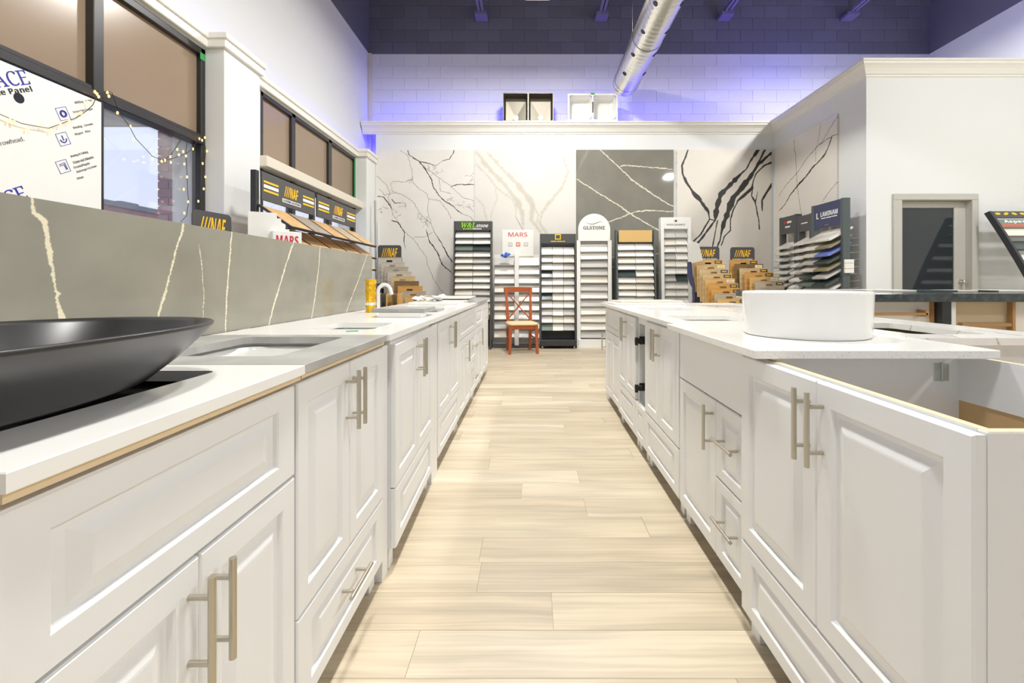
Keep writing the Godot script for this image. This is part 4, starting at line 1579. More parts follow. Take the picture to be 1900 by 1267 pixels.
# ------------------------------------------------------------------ racks of stone samples
func tile_stand(called: String, label: String, short: String, at: Vector3, turn: float, o: Dictionary) -> Node3D:
	var t := thing(called, label, "display stand", at, turn, "stone sample stands")
	var w: float = o.w
	var top: float = o.top
	var lean: float = o.get("lean", 0.1)
	var L: float = o.get("L", 0.125)
	var tilt: float = o.get("tilt", 0.85)
	var fm: Material = o.frame
	var zb: float = o.get("zb", -0.1)
	var mb := MB.new()
	var edge: float = o.get("edge", 0.022)
	var y_floor: float = o.get("foot", 0.0)
	if o.get("sides", true):
		for s in [-1, 1]:
			mb = MB.new()
			mb.xf = Transform3D(Basis(Vector3(0, 0, 1), Vector3(0, 1, 0), Vector3(-1, 0, 0)), Vector3(s * w / 2 + edge / 2, 0, 0))
			mb.extrude(PackedVector2Array([Vector2(zb, y_floor), Vector2(lean * top + 0.035, y_floor), Vector2(0.03, top), Vector2(zb, top)]), 0.0, edge)
			part(mb, "side_panel", fm, t)
	if o.get("back", true):
		mb = MB.new()
		mb.span(Vector3(-w / 2 + edge / 2, y_floor + 0.02, zb), Vector3(w / 2 - edge / 2, top - 0.01, zb + 0.012))
		part(mb, "back_panel", o.get("back_mat", fm), t)
	if o.has("header"):
		mb = MB.new()
		mb.span(Vector3(-w / 2 + edge / 2, top - o.header, 0.008), Vector3(w / 2 - edge / 2, top, 0.03), 0.002)
		part(mb, "header", o.get("header_mat", fm), t)
	var cols: int = o.cols
	var gap: float = o.get("gap", 0.006)
	var iw: float = w - edge - 0.012
	var spine: float = o.get("spine", 0.0)
	var tw: float = (iw - spine - gap * (cols - 1)) / cols
	var odd: Dictionary = o.get("odd", {})
	var pal := [M.tile_white, M.tile_white, M.tile_cream, M.tile_white, M.tile_grey]
	var pn := ["white", "white", "cream", "white", "pale grey"]
	for i in o.rows:
		var y: float = o.y0 - i * o.pitch
		var z := lean * (top - y) - 0.02
		var rot := Basis(Vector3(1, 0, 0), tilt)
		var nrm := rot * Vector3(0, 1, 0)
		var sh := part(boxmesh(Vector3(iw, 0.004, L * 0.9), 0.001), "shelf", o.get("shelf_mat", fm), t)
		sh.transform = Transform3D(rot, Vector3(0, y, z) - nrm * (0.0025 + o.get("th", 0.018) / 2))
		for c in cols:
			var mat: Material = null
			var nm := ""
			var key := "%d,%d" % [i, c]
			if odd.has(key):
				mat = odd[key][0]
				nm = odd[key][1]
			else:
				var q := rng.randi_range(0, 4)
				mat = pal[q]
				nm = pn[q]
			var x: float = -iw / 2 + tw / 2 + c * (tw + gap) + (spine if c > 0 else 0.0)
			var where: String = "" if cols == 1 else (["left", "right"] if cols == 2 else ["left", "middle", "right"])[c] + " in "
			var lab := "%s stone sample, %s%s row of the %s" % [nm, where, ORD[i], short]
			var tl := solo(boxmesh(Vector3(tw, o.get("th", 0.018), L), 0.002), "stone_sample", mat, lab, "stone sample", Vector3.ZERO, 0.0, "stone samples in the " + short)
			var dz := rng.randf_range(-0.004, 0.004)
			tl.transform = t.transform * Transform3D(rot * Basis(Vector3(0, 1, 0), rng.randf_range(-0.02, 0.02)), Vector3(x, y, z) + rot * Vector3(0, 0, dz))
	return t


func back_stands() -> void:
	var fy := 0.0
	# charcoal stand, green lettering
	var t := tile_stand("sample_stand", "tall charcoal sample stand with green and white lettering", "charcoal stand with green lettering", P(878, 525, 7.85) * Vector3(1, 0, 1), 0.0, {"w": 0.61, "top": 2.09, "lean": 0.09, "rows": 13, "pitch": 0.105, "y0": 1.865, "cols": 2, "frame": M.charcoal, "header": 0.15, "L": 0.13, "tilt": 0.8, "odd": {"2,0": [M.tile_green, "grey green"], "2,1": [M.tile_dark, "dark"]}})
	letter(t, "W&L", 0.25, 0.085, Vector3(-0.075, 2.025, 0.032), M.ink_green, "Droid Serif", true, 0.25)
	letter(t, "stone", 0.19, 0.055, Vector3(0.155, 2.015, 0.032), M.ink_white, "Droid Sans", true, 0.25)
	fine_print(t, Vector3(-0.01, 1.962, 0.031), [[0.02, M.ink_white], [0.11, M.ink_green], [0.15, M.ink_white]], 0.014)
	# white two-column stand, red lettering
	t = tile_stand("sample_stand", "white two-column sample stand with red lettering behind the chair", "white stand behind the chair", P(959, 525, 7.95) * Vector3(1, 0, 1), 0.0, {"w": 0.78, "top": 1.56, "lean": 0.06, "rows": 9, "pitch": 0.15, "y0": 1.43, "cols": 2, "frame": M.sheet_white, "L": 0.16, "tilt": 0.95, "spine": 0.07, "sides": false, "zb": -0.06, "odd": {"4,0": [M.tile_grey, "pale grey"], "8,1": [M.tile_grey, "pale grey"]}})
	var mb := MB.new()
	mb.span(Vector3(-0.035, 0.0, -0.05), Vector3(0.035, 1.56, 0.1), 0.003)
	part(mb, "spine", M.sheet_white, t)
	mb = MB.new()
	mb.span(Vector3(-0.25, 1.52, -0.05), Vector3(0.28, 1.965, -0.03), 0.003)
	part(mb, "header", M.sheet_white, t)
	letter(t, "MARS", 0.32, 0.07, Vector3(0.015, 1.885, -0.028), M.ink_red)
	for k in 3:
		mb = MB.new()
		mb.box(Vector3(-0.11 + 0.13 * k, 1.72, -0.0285), Vector3(0.072, 0.068, 0.003), 0.001)
		var em := part(mb, "emblem", [M.tile_grey, M.orange, M.tile_grey][k], t)
		letter(em, "M", 0.045, 0.04, Vector3(-0.11 + 0.13 * k, 1.72, -0.0265), M.ink_white, "Droid Sans", true)
	mb = MB.new()
	mb.span(Vector3(-0.39, 0.0, -0.06), Vector3(0.39, 0.04, 0.14), 0.003)
	part(mb, "base", M.charcoal, t)
	# crumpled blue glove on top
	mb = MB.new()
	for k in 9:
		var r := RandomNumberGenerator.new()
		r.seed = 900 + k
		var c := Vector3(r.randf_range(-0.05, 0.05), r.randf_range(0.0, 0.04), r.randf_range(-0.02, 0.02))
		var e := c + Vector3(r.randf_range(-0.05, 0.05), r.randf_range(-0.02, 0.03), r.randf_range(-0.01, 0.02))
		mb.tube([c, c.lerp(e, 0.5) + Vector3(0, 0.012, 0.01), e], [0.018, 0.022, 0.012], 8)
	solo(mb, "rubber_glove", M.blue_glove, "crumpled blue glove on the white stand behind the chair", "glove", P(939, 476, 7.86))
	# dark stand with square gold emblem on castors
	t = tile_stand("sample_stand", "charcoal sample stand on castors with a square gold emblem", "charcoal stand with gold emblem", P(1035, 525, 7.9) * Vector3(1, 0, 1), 0.0, {"w": 0.575, "top": 1.885, "lean": 0.05, "rows": 11, "pitch": 0.125, "y0": 1.60, "cols": 3, "frame": M.charcoal, "header": 0.155, "L": 0.15, "tilt": 1.0, "foot": 0.05, "odd": {"3,0": [M.tile_dark, "dark green"], "6,0": [M.tile_dark, "dark"], "8,0": [M.tile_grey, "mid grey"], "10,0": [M.tile_green, "grey green"], "10,2": [M.tile_grey, "pale grey"]}})
	mb = MB.new()
	mb.holed(-0.05, 1.79, 0.05, 1.88, 0.03, 0.036, -0.034, 1.806, 0.034, 1.864, 0.002)
	part(mb, "emblem", M.gold, t, "gold square outline")
	fine_print(t, Vector3(0, 1.762, 0.031), [[0.09, M.gold], [0.09, M.gold], [0.03, M.gold]], 0.014)
	mb = MB.new()
	mb.span(Vector3(-0.3, 0.05, -0.1), Vector3(0.3, 0.14, 0.2), 0.004)
	part(mb, "base", M.black_metal, t)
	for s in [-1, 1]:
		for z in [-0.06, 0.16]:
			mb = MB.new()
			mb.cyl(Vector3(s * 0.26 - 0.012, 0.025, z), Vector3(s * 0.26 + 0.012, 0.025, z), 0.025, 0.025, 14)
			part(mb, "castor", M.steel_dull, t)
	# white arch-topped stand
	t = tile_stand("sample_stand", "white arch-topped sample stand with a dark swoosh", "white arch-topped stand", P(1102, 525, 7.9) * Vector3(1, 0, 1), 0.0, {"w": 0.52, "top": 1.78, "lean": 0.02, "rows": 12, "pitch": 0.13, "y0": 1.655, "cols": 1, "frame": M.sheet_white, "L": 0.15, "tilt": 1.0, "edge": 0.06, "zb": -0.08, "back_mat": M.tile_grey, "odd": {"9,0": [M.tile_cream, "cream"], "11,0": [M.tile_grey, "grey"]}})
	var arch := PackedVector2Array([Vector2(-0.265, 1.77), Vector2(0.265, 1.77)])
	for k in 25:
		var a := PI * k / 24
		arch.append(Vector2(cos(a) * 0.265, 1.955 + sin(a) * 0.265))
	mb = MB.new()
	mb.extrude(arch, 0.0, 0.035)
	part(mb, "header", M.sheet_white, t)
	mb = MB.new()
	mb.span(Vector3(-0.265, 0.0, -0.08), Vector3(0.265, 0.14, 0.09), 0.004)
	part(mb, "base", M.sheet_white, t)
	letter(t, "GLSTONE", 0.36, 0.055, Vector3(0, 1.985, 0.037), M.ink, "Droid Serif", true)
	mb = MB.new()
	var sw := PackedVector2Array()
	for k in 13:
		var u := k / 12.0
		sw.append(Vector2(-0.15 + 0.3 * u, 2.065 - 0.02 * sin((u - 0.12) * TAU) + 0.006 * sin(PI * u)))
	for k in 13:
		var u := 1.0 - k / 12.0
		sw.append(Vector2(-0.15 + 0.3 * u, 2.065 - 0.02 * sin((u - 0.12) * TAU) - 0.006 * sin(PI * u) - 0.0004))
	mb.extrude(sw, 0.035, 0.0365)
	part(mb, "swoosh", M.ink_grey, t)
	# slate stand with blank gold board
	t = tile_stand("sample_stand", "slate grey sample stand topped by a blank golden board", "stand with blank golden board", P(1178, 525, 7.85) * Vector3(1, 0, 1), 0.0, {"w": 0.62, "top": 1.945, "lean": 0.1, "rows": 12, "pitch": 0.108, "y0": 1.665, "cols": 2, "frame": M.slate_post, "L": 0.135, "tilt": 0.85, "odd": {"4,0": [M.tile_dark, "dark teal"]}})
	mb = MB.new()
	mb.span(Vector3(-0.272, 1.745, 0.02), Vector3(0.278, 1.94, 0.036), 0.002)
	part(mb, "header", M.brass_panel, t, "blank golden board")
	# narrow white stand
	t = tile_stand("sample_stand", "narrow white sample stand with round emblem and black lettering", "narrow white stand", P(1253, 525, 7.9) * Vector3(1, 0, 1), 0.0, {"w": 0.45, "top": 2.16, "lean": 0.04, "rows": 13, "pitch": 0.121, "y0": 1.88, "cols": 2, "frame": M.sheet_white, "header": 0.19, "L": 0.14, "tilt": 0.95, "edge": 0.05, "odd": {"0,0": [M.tile_grey, "grey"], "0,1": [M.tile_grey, "dark grey"], "6,1": [M.tile_dark, "dark orange-veined"]}})
	letter(t, "KASA QUARTZ", 0.3, 0.032, Vector3(0, 2.035, 0.032), M.ink)
	mb = MB.new()
	mb.cyl(Vector3(0, 2.1, 0.029), Vector3(0, 2.1, 0.032), 0.018, 0.018, 20)
	part(mb, "emblem", M.ink, t)
	for s in [-1, 1]:
		mb = MB.new()
		var q := []
		for k in 7:
			var a := deg_to_rad(-40 + 80.0 * k / 6)
			q.append(Vector3(s * cos(a) * 0.034, 2.1 + sin(a) * 0.034, 0.031))
		mb.tube(q, 0.003, 5)
		part(mb, "emblem_ring", M.gold, t)


func side_stands() -> void:
	# racks along the right side wall, facing the aisle
	var specs := [[6.0, 6.63, 2.146, "navy", "slate rack with navy header board, nearest on the side wall", "rack with navy header"], [6.73, 7.04, 2.06, "dark", "dark sample rack between the two side-wall racks", "dark middle side rack"], [7.27, 7.70, 2.126, "small", "small dark sample rack deepest in the right corner", "small corner side rack"]]
	for k in 3:
		var s = specs[k]
		var d: float = (s[0] + s[1]) / 2
		var w: float = s[1] - s[0]
		var odd := {}
		if k == 0:
			odd = {"1,1": [M.tile_olive, "olive"], "2,1": [M.tile_blue, "blue-wrapped"], "3,1": [M.tile_dark, "dark"], "4,1": [M.tile_olive, "olive"], "5,0": [M.tile_dark, "dark"], "6,0": [M.tile_green, "green grey"], "6,1": [M.tile_dark, "dark"], "8,1": [M.tile_dark, "dark teal"], "9,0": [M.tile_olive, "yellowish"]}
		elif k == 1:
			odd = {"6,1": [M.tile_grey, "grey"], "8,1": [M.tile_grey, "mid grey"], "7,0": [M.tile_olive, "olive"]}
		var t := tile_stand("sample_rack", s[4], s[5], Vector3([3.95, 3.98, 4.06][k], 0, -d), -PI / 2, {"w": w, "top": s[2], "lean": 0.1, "rows": 12, "pitch": [0.098, 0.105, 0.1][k], "y0": [1.7, 1.68, 1.66][k], "cols": 2 if k == 0 else 2, "frame": M.slate_post if k == 0 else M.charcoal, "L": [0.34, 0.24, 0.2][k], "tilt": 0.5, "th": 0.026, "sides": false, "back": false, "odd": odd, "shelf_mat": M.steel_dull})
		var mb := MB.new()
		for e in [-1, 1]:
			mb = MB.new()
			mb.span(Vector3(e * w / 2 - 0.03, 0.0, -0.06), Vector3(e * w / 2 + 0.03, s[2], 0.03), 0.004)
			part(mb, "post", M.slate_post if k == 0 else M.charcoal, t)
		mb = MB.new()
		mb.span(Vector3(-w / 2, 0.0, -0.06), Vector3(w / 2, 0.06, [0.4, 0.26, 0.22][k]), 0.004)
		part(mb, "base", M.charcoal, t)
		mb = MB.new()
		var hh: float = [0.33, 0.24, 0.28][k]
		mb.span(Vector3(-w / 2 + 0.03, s[2] - hh, 0.0), Vector3(w / 2 - 0.03, s[2] - 0.005, 0.026), 0.002)
		part(mb, "header", M.navy if k == 0 else M.charcoal, t)
		if k == 0:
			letter(t, "LAMINAM", 0.36, 0.062, Vector3(0.05, s[2] - 0.15, 0.028), M.ink_white, "Droid Sans", true)
			letter(t, "L", 0.05, 0.08, Vector3(-0.2, s[2] - 0.16, 0.028), M.ink_white, "Droid Sans", true)
			fine_print(t, Vector3(0.05, s[2] - 0.205, 0.027), [[0.1, M.ink_white], [0.11, M.ink_white], [0.1, M.ink_white]], 0.012)
			fine_print(t, Vector3(0.0, s[2] - 0.3, 0.027), [[0.1, M.ink_grey]], 0.012)
			for j in 8:
				mb = MB.new()
				mb.cyl(Vector3(w / 2, 0, -0.06), Vector3(w / 2, 0.012, -0.2), 0.003, 0.003, 6)
				var rod := part(mb, "hook_rod", M.steel_dull, t)
				rod.position.y = 1.0 + j * 0.09
		elif k == 2:
			fine_print(t, Vector3(0.0, s[2] - 0.1, 0.027), [[0.09, M.ink_red], [0.12, M.ink_white]], 0.03)
			fine_print(t, Vector3(0.0, s[2] - 0.17, 0.027), [[0.14, M.ink_white]], 0.024)
		else:
			fine_print(t, Vector3(0.0, s[2] - 0.12, 0.027), [[0.16, M.ink_white]], 0.014)
	var b := thing("card_box", "small cream card box strapped to the slate rack's post", "box", Vector3(3.98, 1.28, -5.953))
	var mb2 := MB.new()
	mb2.box(Vector3(0, 0, 0), Vector3(0.11, 0.17, 0.03), 0.003)
	part(mb2, "box", M.paper, b)
	for y in [-0.03, 0.04]:
		mb2 = MB.new()
		mb2.box(Vector3(0, y, 0), Vector3(0.114, 0.004, 0.034))
		part(mb2, "band", M.wood_brown, b)
	# curved leaning rack beside the door
	var t2 := thing("curved_rack", "dark curved leaning sample rack beside the grey door", "display stand", Vector3(5.98, 0, -5.2), 0.0)
	var prof := []
	for k in 13:
		var u := k / 12.0
		prof.append(Vector2(0.25 - 0.86 * pow(u, 1.35), 0.15 + 1.775 * u))
	for s in [-1, 1]:
		mb2 = MB.new()
		var pts := PackedVector2Array()
		for p in prof:
			pts.append(Vector2(p.x - 0.03, p.y))
		for k in 13:
			var p: Vector2 = prof[12 - k]
			pts.append(Vector2(p.x + 0.04, p.y + 0.02))
		mb2.xf = Transform3D(Basis(Vector3(0, 0, 1), Vector3(0, 1, 0), Vector3(-1, 0, 0)), Vector3(s * 0.4 + 0.015, 0, 0))
		mb2.extrude(pts, 0.0, 0.03)
		part(mb2, "side_rail", M.black_metal, t2)
	mb2 = MB.new()
	mb2.span(Vector3(-0.42, 0.0, -0.55), Vector3(0.42, 0.16, 0.3), 0.004)
	part(mb2, "base", M.black_metal, t2)
	mb2 = MB.new()
	mb2.box(Vector3.ZERO, Vector3(0.8, 0.1, 0.015), 0.002)
	var hd := part(mb2, "header", M.charcoal, t2)
	hd.position = Vector3(0, 1.9, -0.575)
	hd.rotation.x = -0.5
	for k in 6:
		var lf := MB.new()
		var poly := PackedVector2Array()
		for j in 12:
			var a := TAU * j / 12
			poly.append(Vector2(cos(a) * 0.032, sin(a) * 0.017).rotated(0.4 * sin(k * 2.0)))
		lf.extrude(poly, 0.007, 0.01)
		var leaf := part(lf, "leaf_emblem", M.gold, hd, "pale gold leaf shape")
		leaf.position = Vector3(-0.31 + 0.1 * k, 0.01, 0)
	mb2 = MB.new()
	mb2.box(Vector3.ZERO, Vector3(0.76, 0.12, 0.012), 0.001)
	var sg := part(mb2, "sign_board", M.tile_green, t2, "grey green sign strip")
	sg.position = Vector3(0.0, 1.785, -0.5)
	sg.rotation.x = -0.55
	mb2 = MB.new()
	mb2.box(Vector3(-0.22, -0.035, 0.0065), Vector3(0.26, 0.028, 0.002))
	part(mb2, "orange_strip", M.orange, sg)
	mb2 = MB.new()
	mb2.box(Vector3(0.1, -0.035, 0.0065), Vector3(0.34, 0.03, 0.002))
	part(mb2, "white_strip", M.ink_white, sg)
	letter(sg, "Aspen G", 0.36, 0.055, Vector3(-0.12, 0.02, 0.008), M.ink_white, "Droid Sans", true)
	for i in 8:
		var u: float = 0.86 - i * 0.095
		var y := 0.15 + 1.775 * u
		var z := 0.25 - 0.86 * pow(u, 1.35)
		var sh := part(boxmesh(Vector3(0.77, 0.005, 0.16), 0.001), "shelf", M.black_metal, t2)
		sh.transform = Transform3D(Basis(Vector3(1, 0, 0), 0.7), Vector3(0, y - 0.012, z))
		for c in 2:
			var mat: Material = [M.tile_cream, M.tile_grey, M.tile_dark, M.tile_olive, M.tile_white][(i * 2 + c) % 5]
			var nm: String = ["cream", "pale grey", "dark", "olive", "white"][(i * 2 + c) % 5]
			var tl := solo(boxmesh(Vector3(0.37, 0.018, 0.16), 0.002), "stone_sample", mat, "%s stone sample, %s in %s row of the curved leaning rack" % [nm, ["left", "right"][c], ORD[i]], "stone sample", Vector3.ZERO, 0.0, "stone samples in the curved leaning rack")
			tl.transform = t2.transform * Transform3D(Basis(Vector3(1, 0, 0), 0.7), Vector3(-0.19 + 0.38 * c, y, z + 0.005))


# ------------------------------------------------------------------ flooring sample boards
func naf_sign(parent: Node3D, at: Vector3, w: float, h: float, sub: bool) -> void:
	var n := Node3D.new()
	n.name = "sign_plate"
	parent.add_child(n, true)
	n.position = at
	var mb := MB.new()
	var poly := PackedVector2Array()
	var r := 0.04
	for c in [[w / 2 - r, h / 2 - r, 0], [-w / 2 + r, h / 2 - r, 90]]:
		for k in 6:
			var a := deg_to_rad(c[2] + 18.0 * k)
			poly.append(Vector2(c[0] + r * cos(a), c[1] + r * sin(a)))
	poly.append(Vector2(-w / 2, -h / 2))
	poly.append(Vector2(w / 2, -h / 2))
	mb.extrude(poly, -0.008, 0.0)
	part(mb, "plate", M.charcoal, n)
	letter(n, "///NAF", w * 0.64, h * (0.42 if sub else 0.55), Vector3(0, h * (0.12 if sub else 0.05), 0.001), M.ink_yellow, "Droid Sans", true, 0.12)
	if sub:
		letter(n, "FLOORING SOLUTIONS", w * 0.82, h * 0.14, Vector3(0, -h * 0.26, 0.001), M.ink_white, "Droid Sans", true)


func board_stand(label: String, short: String, at: Vector3, turn: float, cols: Array, step: Vector3, bw: float, bh: float, top: float, tags: bool, sub := true) -> void:
	var t := thing("board_stand", label, "display stand", at, turn, "flooring sample stands")
	var mb := MB.new()
	mb.span(Vector3(-0.2, 0.0, -0.03), Vector3(0.2, top - 0.2, -0.012), 0.003)
	part(mb, "back_panel", M.charcoal, t)
	naf_sign(t, Vector3(0, top - 0.13, -0.012), 0.38, 0.26, sub)
	mb = MB.new()
	mb.span(Vector3(-0.2, 0.0, -0.03), Vector3(0.2 + step.x * (cols.size() - 1), 0.06, step.z * cols.size() + 0.05), 0.003)
	part(mb, "base", M.charcoal, t)
	for s in [-0.12, 0.12]:
		mb = MB.new()
		var n := cols.size()
		for i in n:
			var y: float = top - 0.2 + step.y * i - bh
			mb.span(Vector3(s - 0.01 + step.x * i, 0.05, step.z * i), Vector3(s + 0.01 + step.x * i, y, step.z * (i + 0.9)), 0.0)
		part(mb, "step_rail", M.charcoal, t)
	for i in cols.size():
		var key := "board%s%s" % [bw, bh]
		if not cache.has(key):
			var bm := MB.new()
			bm.holed(-bw / 2, -bh, bw / 2, 0.0, -0.006, 0.006, -0.055, -0.075, 0.045, -0.045, 0.014, 0.0015)
			cache[key] = bm.mesh()
		var q = cols[i]
		var o := thing("flooring_board", "%s flooring board, %s from the back in the %s" % [q[1], ORD[i], short], "sample board", Vector3.ZERO, 0.0, "flooring boards in the " + short)
		o.transform = t.transform * Transform3D(Basis(Vector3(1, 0, 0), -0.05), Vector3(0.01 + step.x * i, top - 0.2 + step.y * i, 0.008 + step.z * i))
		part(cache[key], "board", q[0], o)
		if tags:
			mb = MB.new()
			mb.box(Vector3(bw / 2 - 0.07, -0.04, 0.0068), Vector3(0.11, 0.045, 0.0012))
			part(mb, "label_tag", M.charcoal if i % 3 != 1 else M.paper, o, "printed label tag")
			mb = MB.new()
			mb.box(Vector3(bw / 2 - 0.07, -0.04, 0.0078), Vector3(0.07, 0.016, 0.0008))
			part(mb, "label_print", M.ink_yellow, o)


func board_stands() -> void:
	var oak := mk(c8(226, 172, 92), 0.5)
	var honey := mk(c8(232, 190, 120), 0.5)
	var pale := mk(c8(226, 198, 148), 0.5)
	var brown := mk(c8(140, 112, 70), 0.5)
	var grey := mk(c8(196, 184, 164), 0.5)
	var ash := mk(c8(214, 206, 190), 0.5)
	for m in [oak, honey, pale, brown, grey, ash]:
		m.albedo_texture = M.planks[0].albedo_texture
		m.uv1_triplanar = true
		m.uv1_scale = Vector3(0.8, 2.5, 2.5)
	var step := Vector3(0.024, -0.073, 0.055)
	board_stand("flooring sample stand with yellow logo, left of the right-hand pair", "stand beside the narrow white rack", Vector3(2.70, 0, -7.3), 0.0, [[honey, "honey oak"], [pale, "pale oak"], [pale, "light straw"], [pale, "blond"], [honey, "light honey"], [oak, "orange oak"], [oak, "amber"], [grey, "greige"], [honey, "honey"]], step, 0.44, 0.5, 1.63, true)
	step = Vector3(0.05, -0.066, 0.06)
	board_stand("flooring sample stand with yellow logo nearest the right corner", "stand nearest the right corner", Vector3(3.29, 0, -7.4), 0.0, [[oak, "orange oak"], [brown, "dark brown"], [pale, "pale oak"], [oak, "amber"], [honey, "honey"], [grey, "greige"]], step, 0.44, 0.5, 1.63, true)
	step = Vector3(0.07, -0.076, 0.06)
	board_stand("flooring sample stand with yellow logo in the back left corner", "stand in the back left corner", Vector3(-2.3, 0, -7.65), 0.0, [[ash, "off-white"], [ash, "pale ash"], [grey, "greige"], [ash, "silver ash"], [pale, "pale oak"], [brown, "brown"], [oak, "amber oak"], [grey, "grey"], [honey, "honey"], [oak, "orange oak"]], step, 0.38, 0.42, 1.68, false, false)
	# boards leaning in front of that stand, edges to the aisle
	for k in 6:
		var mb := MB.new()
		mb.box(Vector3(0, 0.36, 0), Vector3(0.016, 0.72, 0.4), 0.001)
		var m: Material = [brown, honey, M.charcoal, honey, brown, oak][k]
		var o := solo(mb, "upright_plank", m, "%s plank sample standing on edge, %s behind the gold faucet" % [["brown", "honey", "charcoal", "light honey", "dark brown", "amber"][k], ORD[k]], "sample board", P(692 + 10 * k, 525, 5.9) * Vector3(1, 0, 1) + Vector3(0, 0.22, 0), 0.15, "upright planks behind the gold faucet")
	var cr := MB.new()
	var c0 := P(692, 525, 5.9)
	cr.span(Vector3(c0.x - 0.08, 0.0, -5.66), Vector3(c0.x + 0.46, 0.218, -6.16), 0.004)
	solo(cr, "sample_crate", M.charcoal, "charcoal crate carrying the upright plank samples", "crate")
	step = Vector3(0.02, -0.07, 0.05)
	board_stand("flooring sample stand showing its logo above the grey slab, near left", "stand behind the grey slab", Vector3(-2.58, 0, -3.85), 1.4, [[oak, "orange oak"], [honey, "honey"]], step, 0.36, 0.42, 1.645, false, false)


# ------------------------------------------------------------------ left side things
func left_things() -> void:
	# long flooring rack along the window wall
	var X := -2.42
	var d0 := 4.2
	var d1 := 6.5
	var t := thing("flooring_rack", "long black flooring rack with two header boards under the windows", "display stand", Vector3(X, 0, -(d0 + d1) / 2), PI / 2)
	var w := d1 - d0
	var mb := MB.new()
	for q in [-w / 2, -0.06, w / 2]:
		mb = MB.new()
		mb.span(Vector3(q - 0.025, 0.0, -0.06), Vector3(q + 0.025, 2.07, -0.01), 0.003)
		part(mb, "post", M.black_metal, t)
	mb = MB.new()
	mb.span(Vector3(-w / 2, 0.0, -0.1), Vector3(w / 2, 0.06, 0.3), 0.003)
	part(mb, "base", M.black_metal, t)
	for h in 2:
		var x0: float = [-w / 2 + 0.03, -0.03][h]
		var x1: float = [-0.09, w / 2 - 0.02][h]
		var c := (x0 + x1) / 2
		mb = MB.new()
		mb.span(Vector3(x0, 1.815, -0.005), Vector3(x1, 2.07, 0.012), 0.002)
		var hd := part(mb, "header", M.charcoal, t)
		letter(hd, "///NAF", 0.26, 0.105, Vector3(c, 1.965, 0.0135), M.ink_yellow, "Droid Sans", true, 0.12)
		mb = MB.new()
		mb.box(Vector3(c + 0.01, 1.872, 0.0135), Vector3(0.36, 0.036, 0.002))
		part(mb, "white_band", M.ink_white, hd)
		letter(hd, "FLOORING SOLUTIONS", 0.33, 0.022, Vector3(c + 0.01, 1.872, 0.0152), M.ink, "Droid Sans", true)
		for s in [-1, 1]:
			for k in 3:
				mb = MB.new()
				mb.box(Vector3(c + s * (x1 - x0) * 0.355, 1.985 - k * 0.04, 0.0135), Vector3((x1 - x0) * 0.24, 0.03 if k == 1 else 0.018, 0.002))
				part(mb, "stripe", M.ink_white if k == 1 else M.ink_yellow, hd)
	var woods := [mk(c8(226, 184, 128), 0.5), mk(c8(176, 164, 148), 0.5), mk(c8(222, 180, 122), 0.5), mk(c8(204, 186, 156), 0.5), mk(c8(228, 188, 132), 0.5), mk(c8(110, 100, 90), 0.5)]
	for m in woods:
		m.albedo_texture = M.planks[0].albedo_texture
		m.uv1_triplanar = true
		m.uv1_scale = Vector3(0.8, 2.5, 2.5)
	var wn := ["tan oak", "greige", "honey tan", "sand", "light oak", "dark grey"]
	for r in 4:
		for k in 5:
			var bl := w / 5
			var x := -w / 2 + bl * (k + 0.5)
			var y := 1.665 - r * 0.16
			var rot := Basis(Vector3(1, 0, 0), 0.6)
			var wi: int = k if r % 2 == 0 else (k * 2 + 3 + r) % 6
			var o := solo(boxmesh(Vector3(bl - 0.03, 0.012, 0.34), 0.0015), "flooring_plank", woods[wi], "%s flooring plank, %s along the %s shelf of the long rack" % [wn[wi], ORD[k], ["top", "second", "third", "bottom"][r]], "sample board", Vector3.ZERO, 0.0, "flooring planks in the long rack")
			o.transform = t.transform * Transform3D(rot, Vector3(x, y, 0.14))
			mb = MB.new()
			mb.box(Vector3.ZERO, Vector3(0.03, 0.02, 0.36), 0.002)
			var br := part(mb, "bracket", M.black_metal, t)
			br.transform = Transform3D(rot, Vector3(x - bl / 2 + 0.015, y - 0.002, 0.14))
			mb = MB.new()
			mb.box(Vector3(0, -0.002, 0.175), Vector3(bl, 0.026, 0.008), 0.001)
			br = part(mb, "shelf_lip", M.black_metal, t)
			br.transform = Transform3D(rot, Vector3(x, y, 0.14))
	# leaflets and a carton standing on the rack's base, near end
	var c := thing("leaflet_stack", "stack of white leaflets in front of the long rack", "leaflets", Vector3(-2.13, 1.21, -3.75), 0.5)
	mb = MB.new()
	for k in 4:
		mb.box(Vector3(0.03 * k, 0.21 - 0.02 * k, -0.02 * k), Vector3(0.2, 0.42 - 0.04 * k, 0.006), 0.001)
	part(mb, "leaflets", M.paper, c)
	c = thing("lettered_carton", "small white carton with red letters before the long rack", "carton", Vector3(-1.97, 1.21, -3.8), 0.7)
	mb = MB.new()
	mb.box(Vector3(0, 0.135, 0), Vector3(0.21, 0.27, 0.09), 0.003)
	part(mb, "carton", M.sheet_white, c)
	letter(c, "MARS", 0.16, 0.07, Vector3(0.0, 0.2, 0.047), M.ink_red, "Droid Sans", true)
	var sh := MB.new()
	sh.span(Vector3(-2.27, 1.18, -3.58), Vector3(-1.82, 1.21, -3.94), 0.004)
	for q in [[-2.25, -3.6], [-1.84, -3.6], [-2.25, -3.92], [-1.84, -3.92]]:
		sh.span(Vector3(q[0] - 0.015, 0.0, q[1] - 0.015), Vector3(q[0] + 0.015, 1.18, q[1] + 0.015))
	solo(sh, "side_table", M.black_metal, "slim dark table holding leaflets and carton behind the slab", "table")
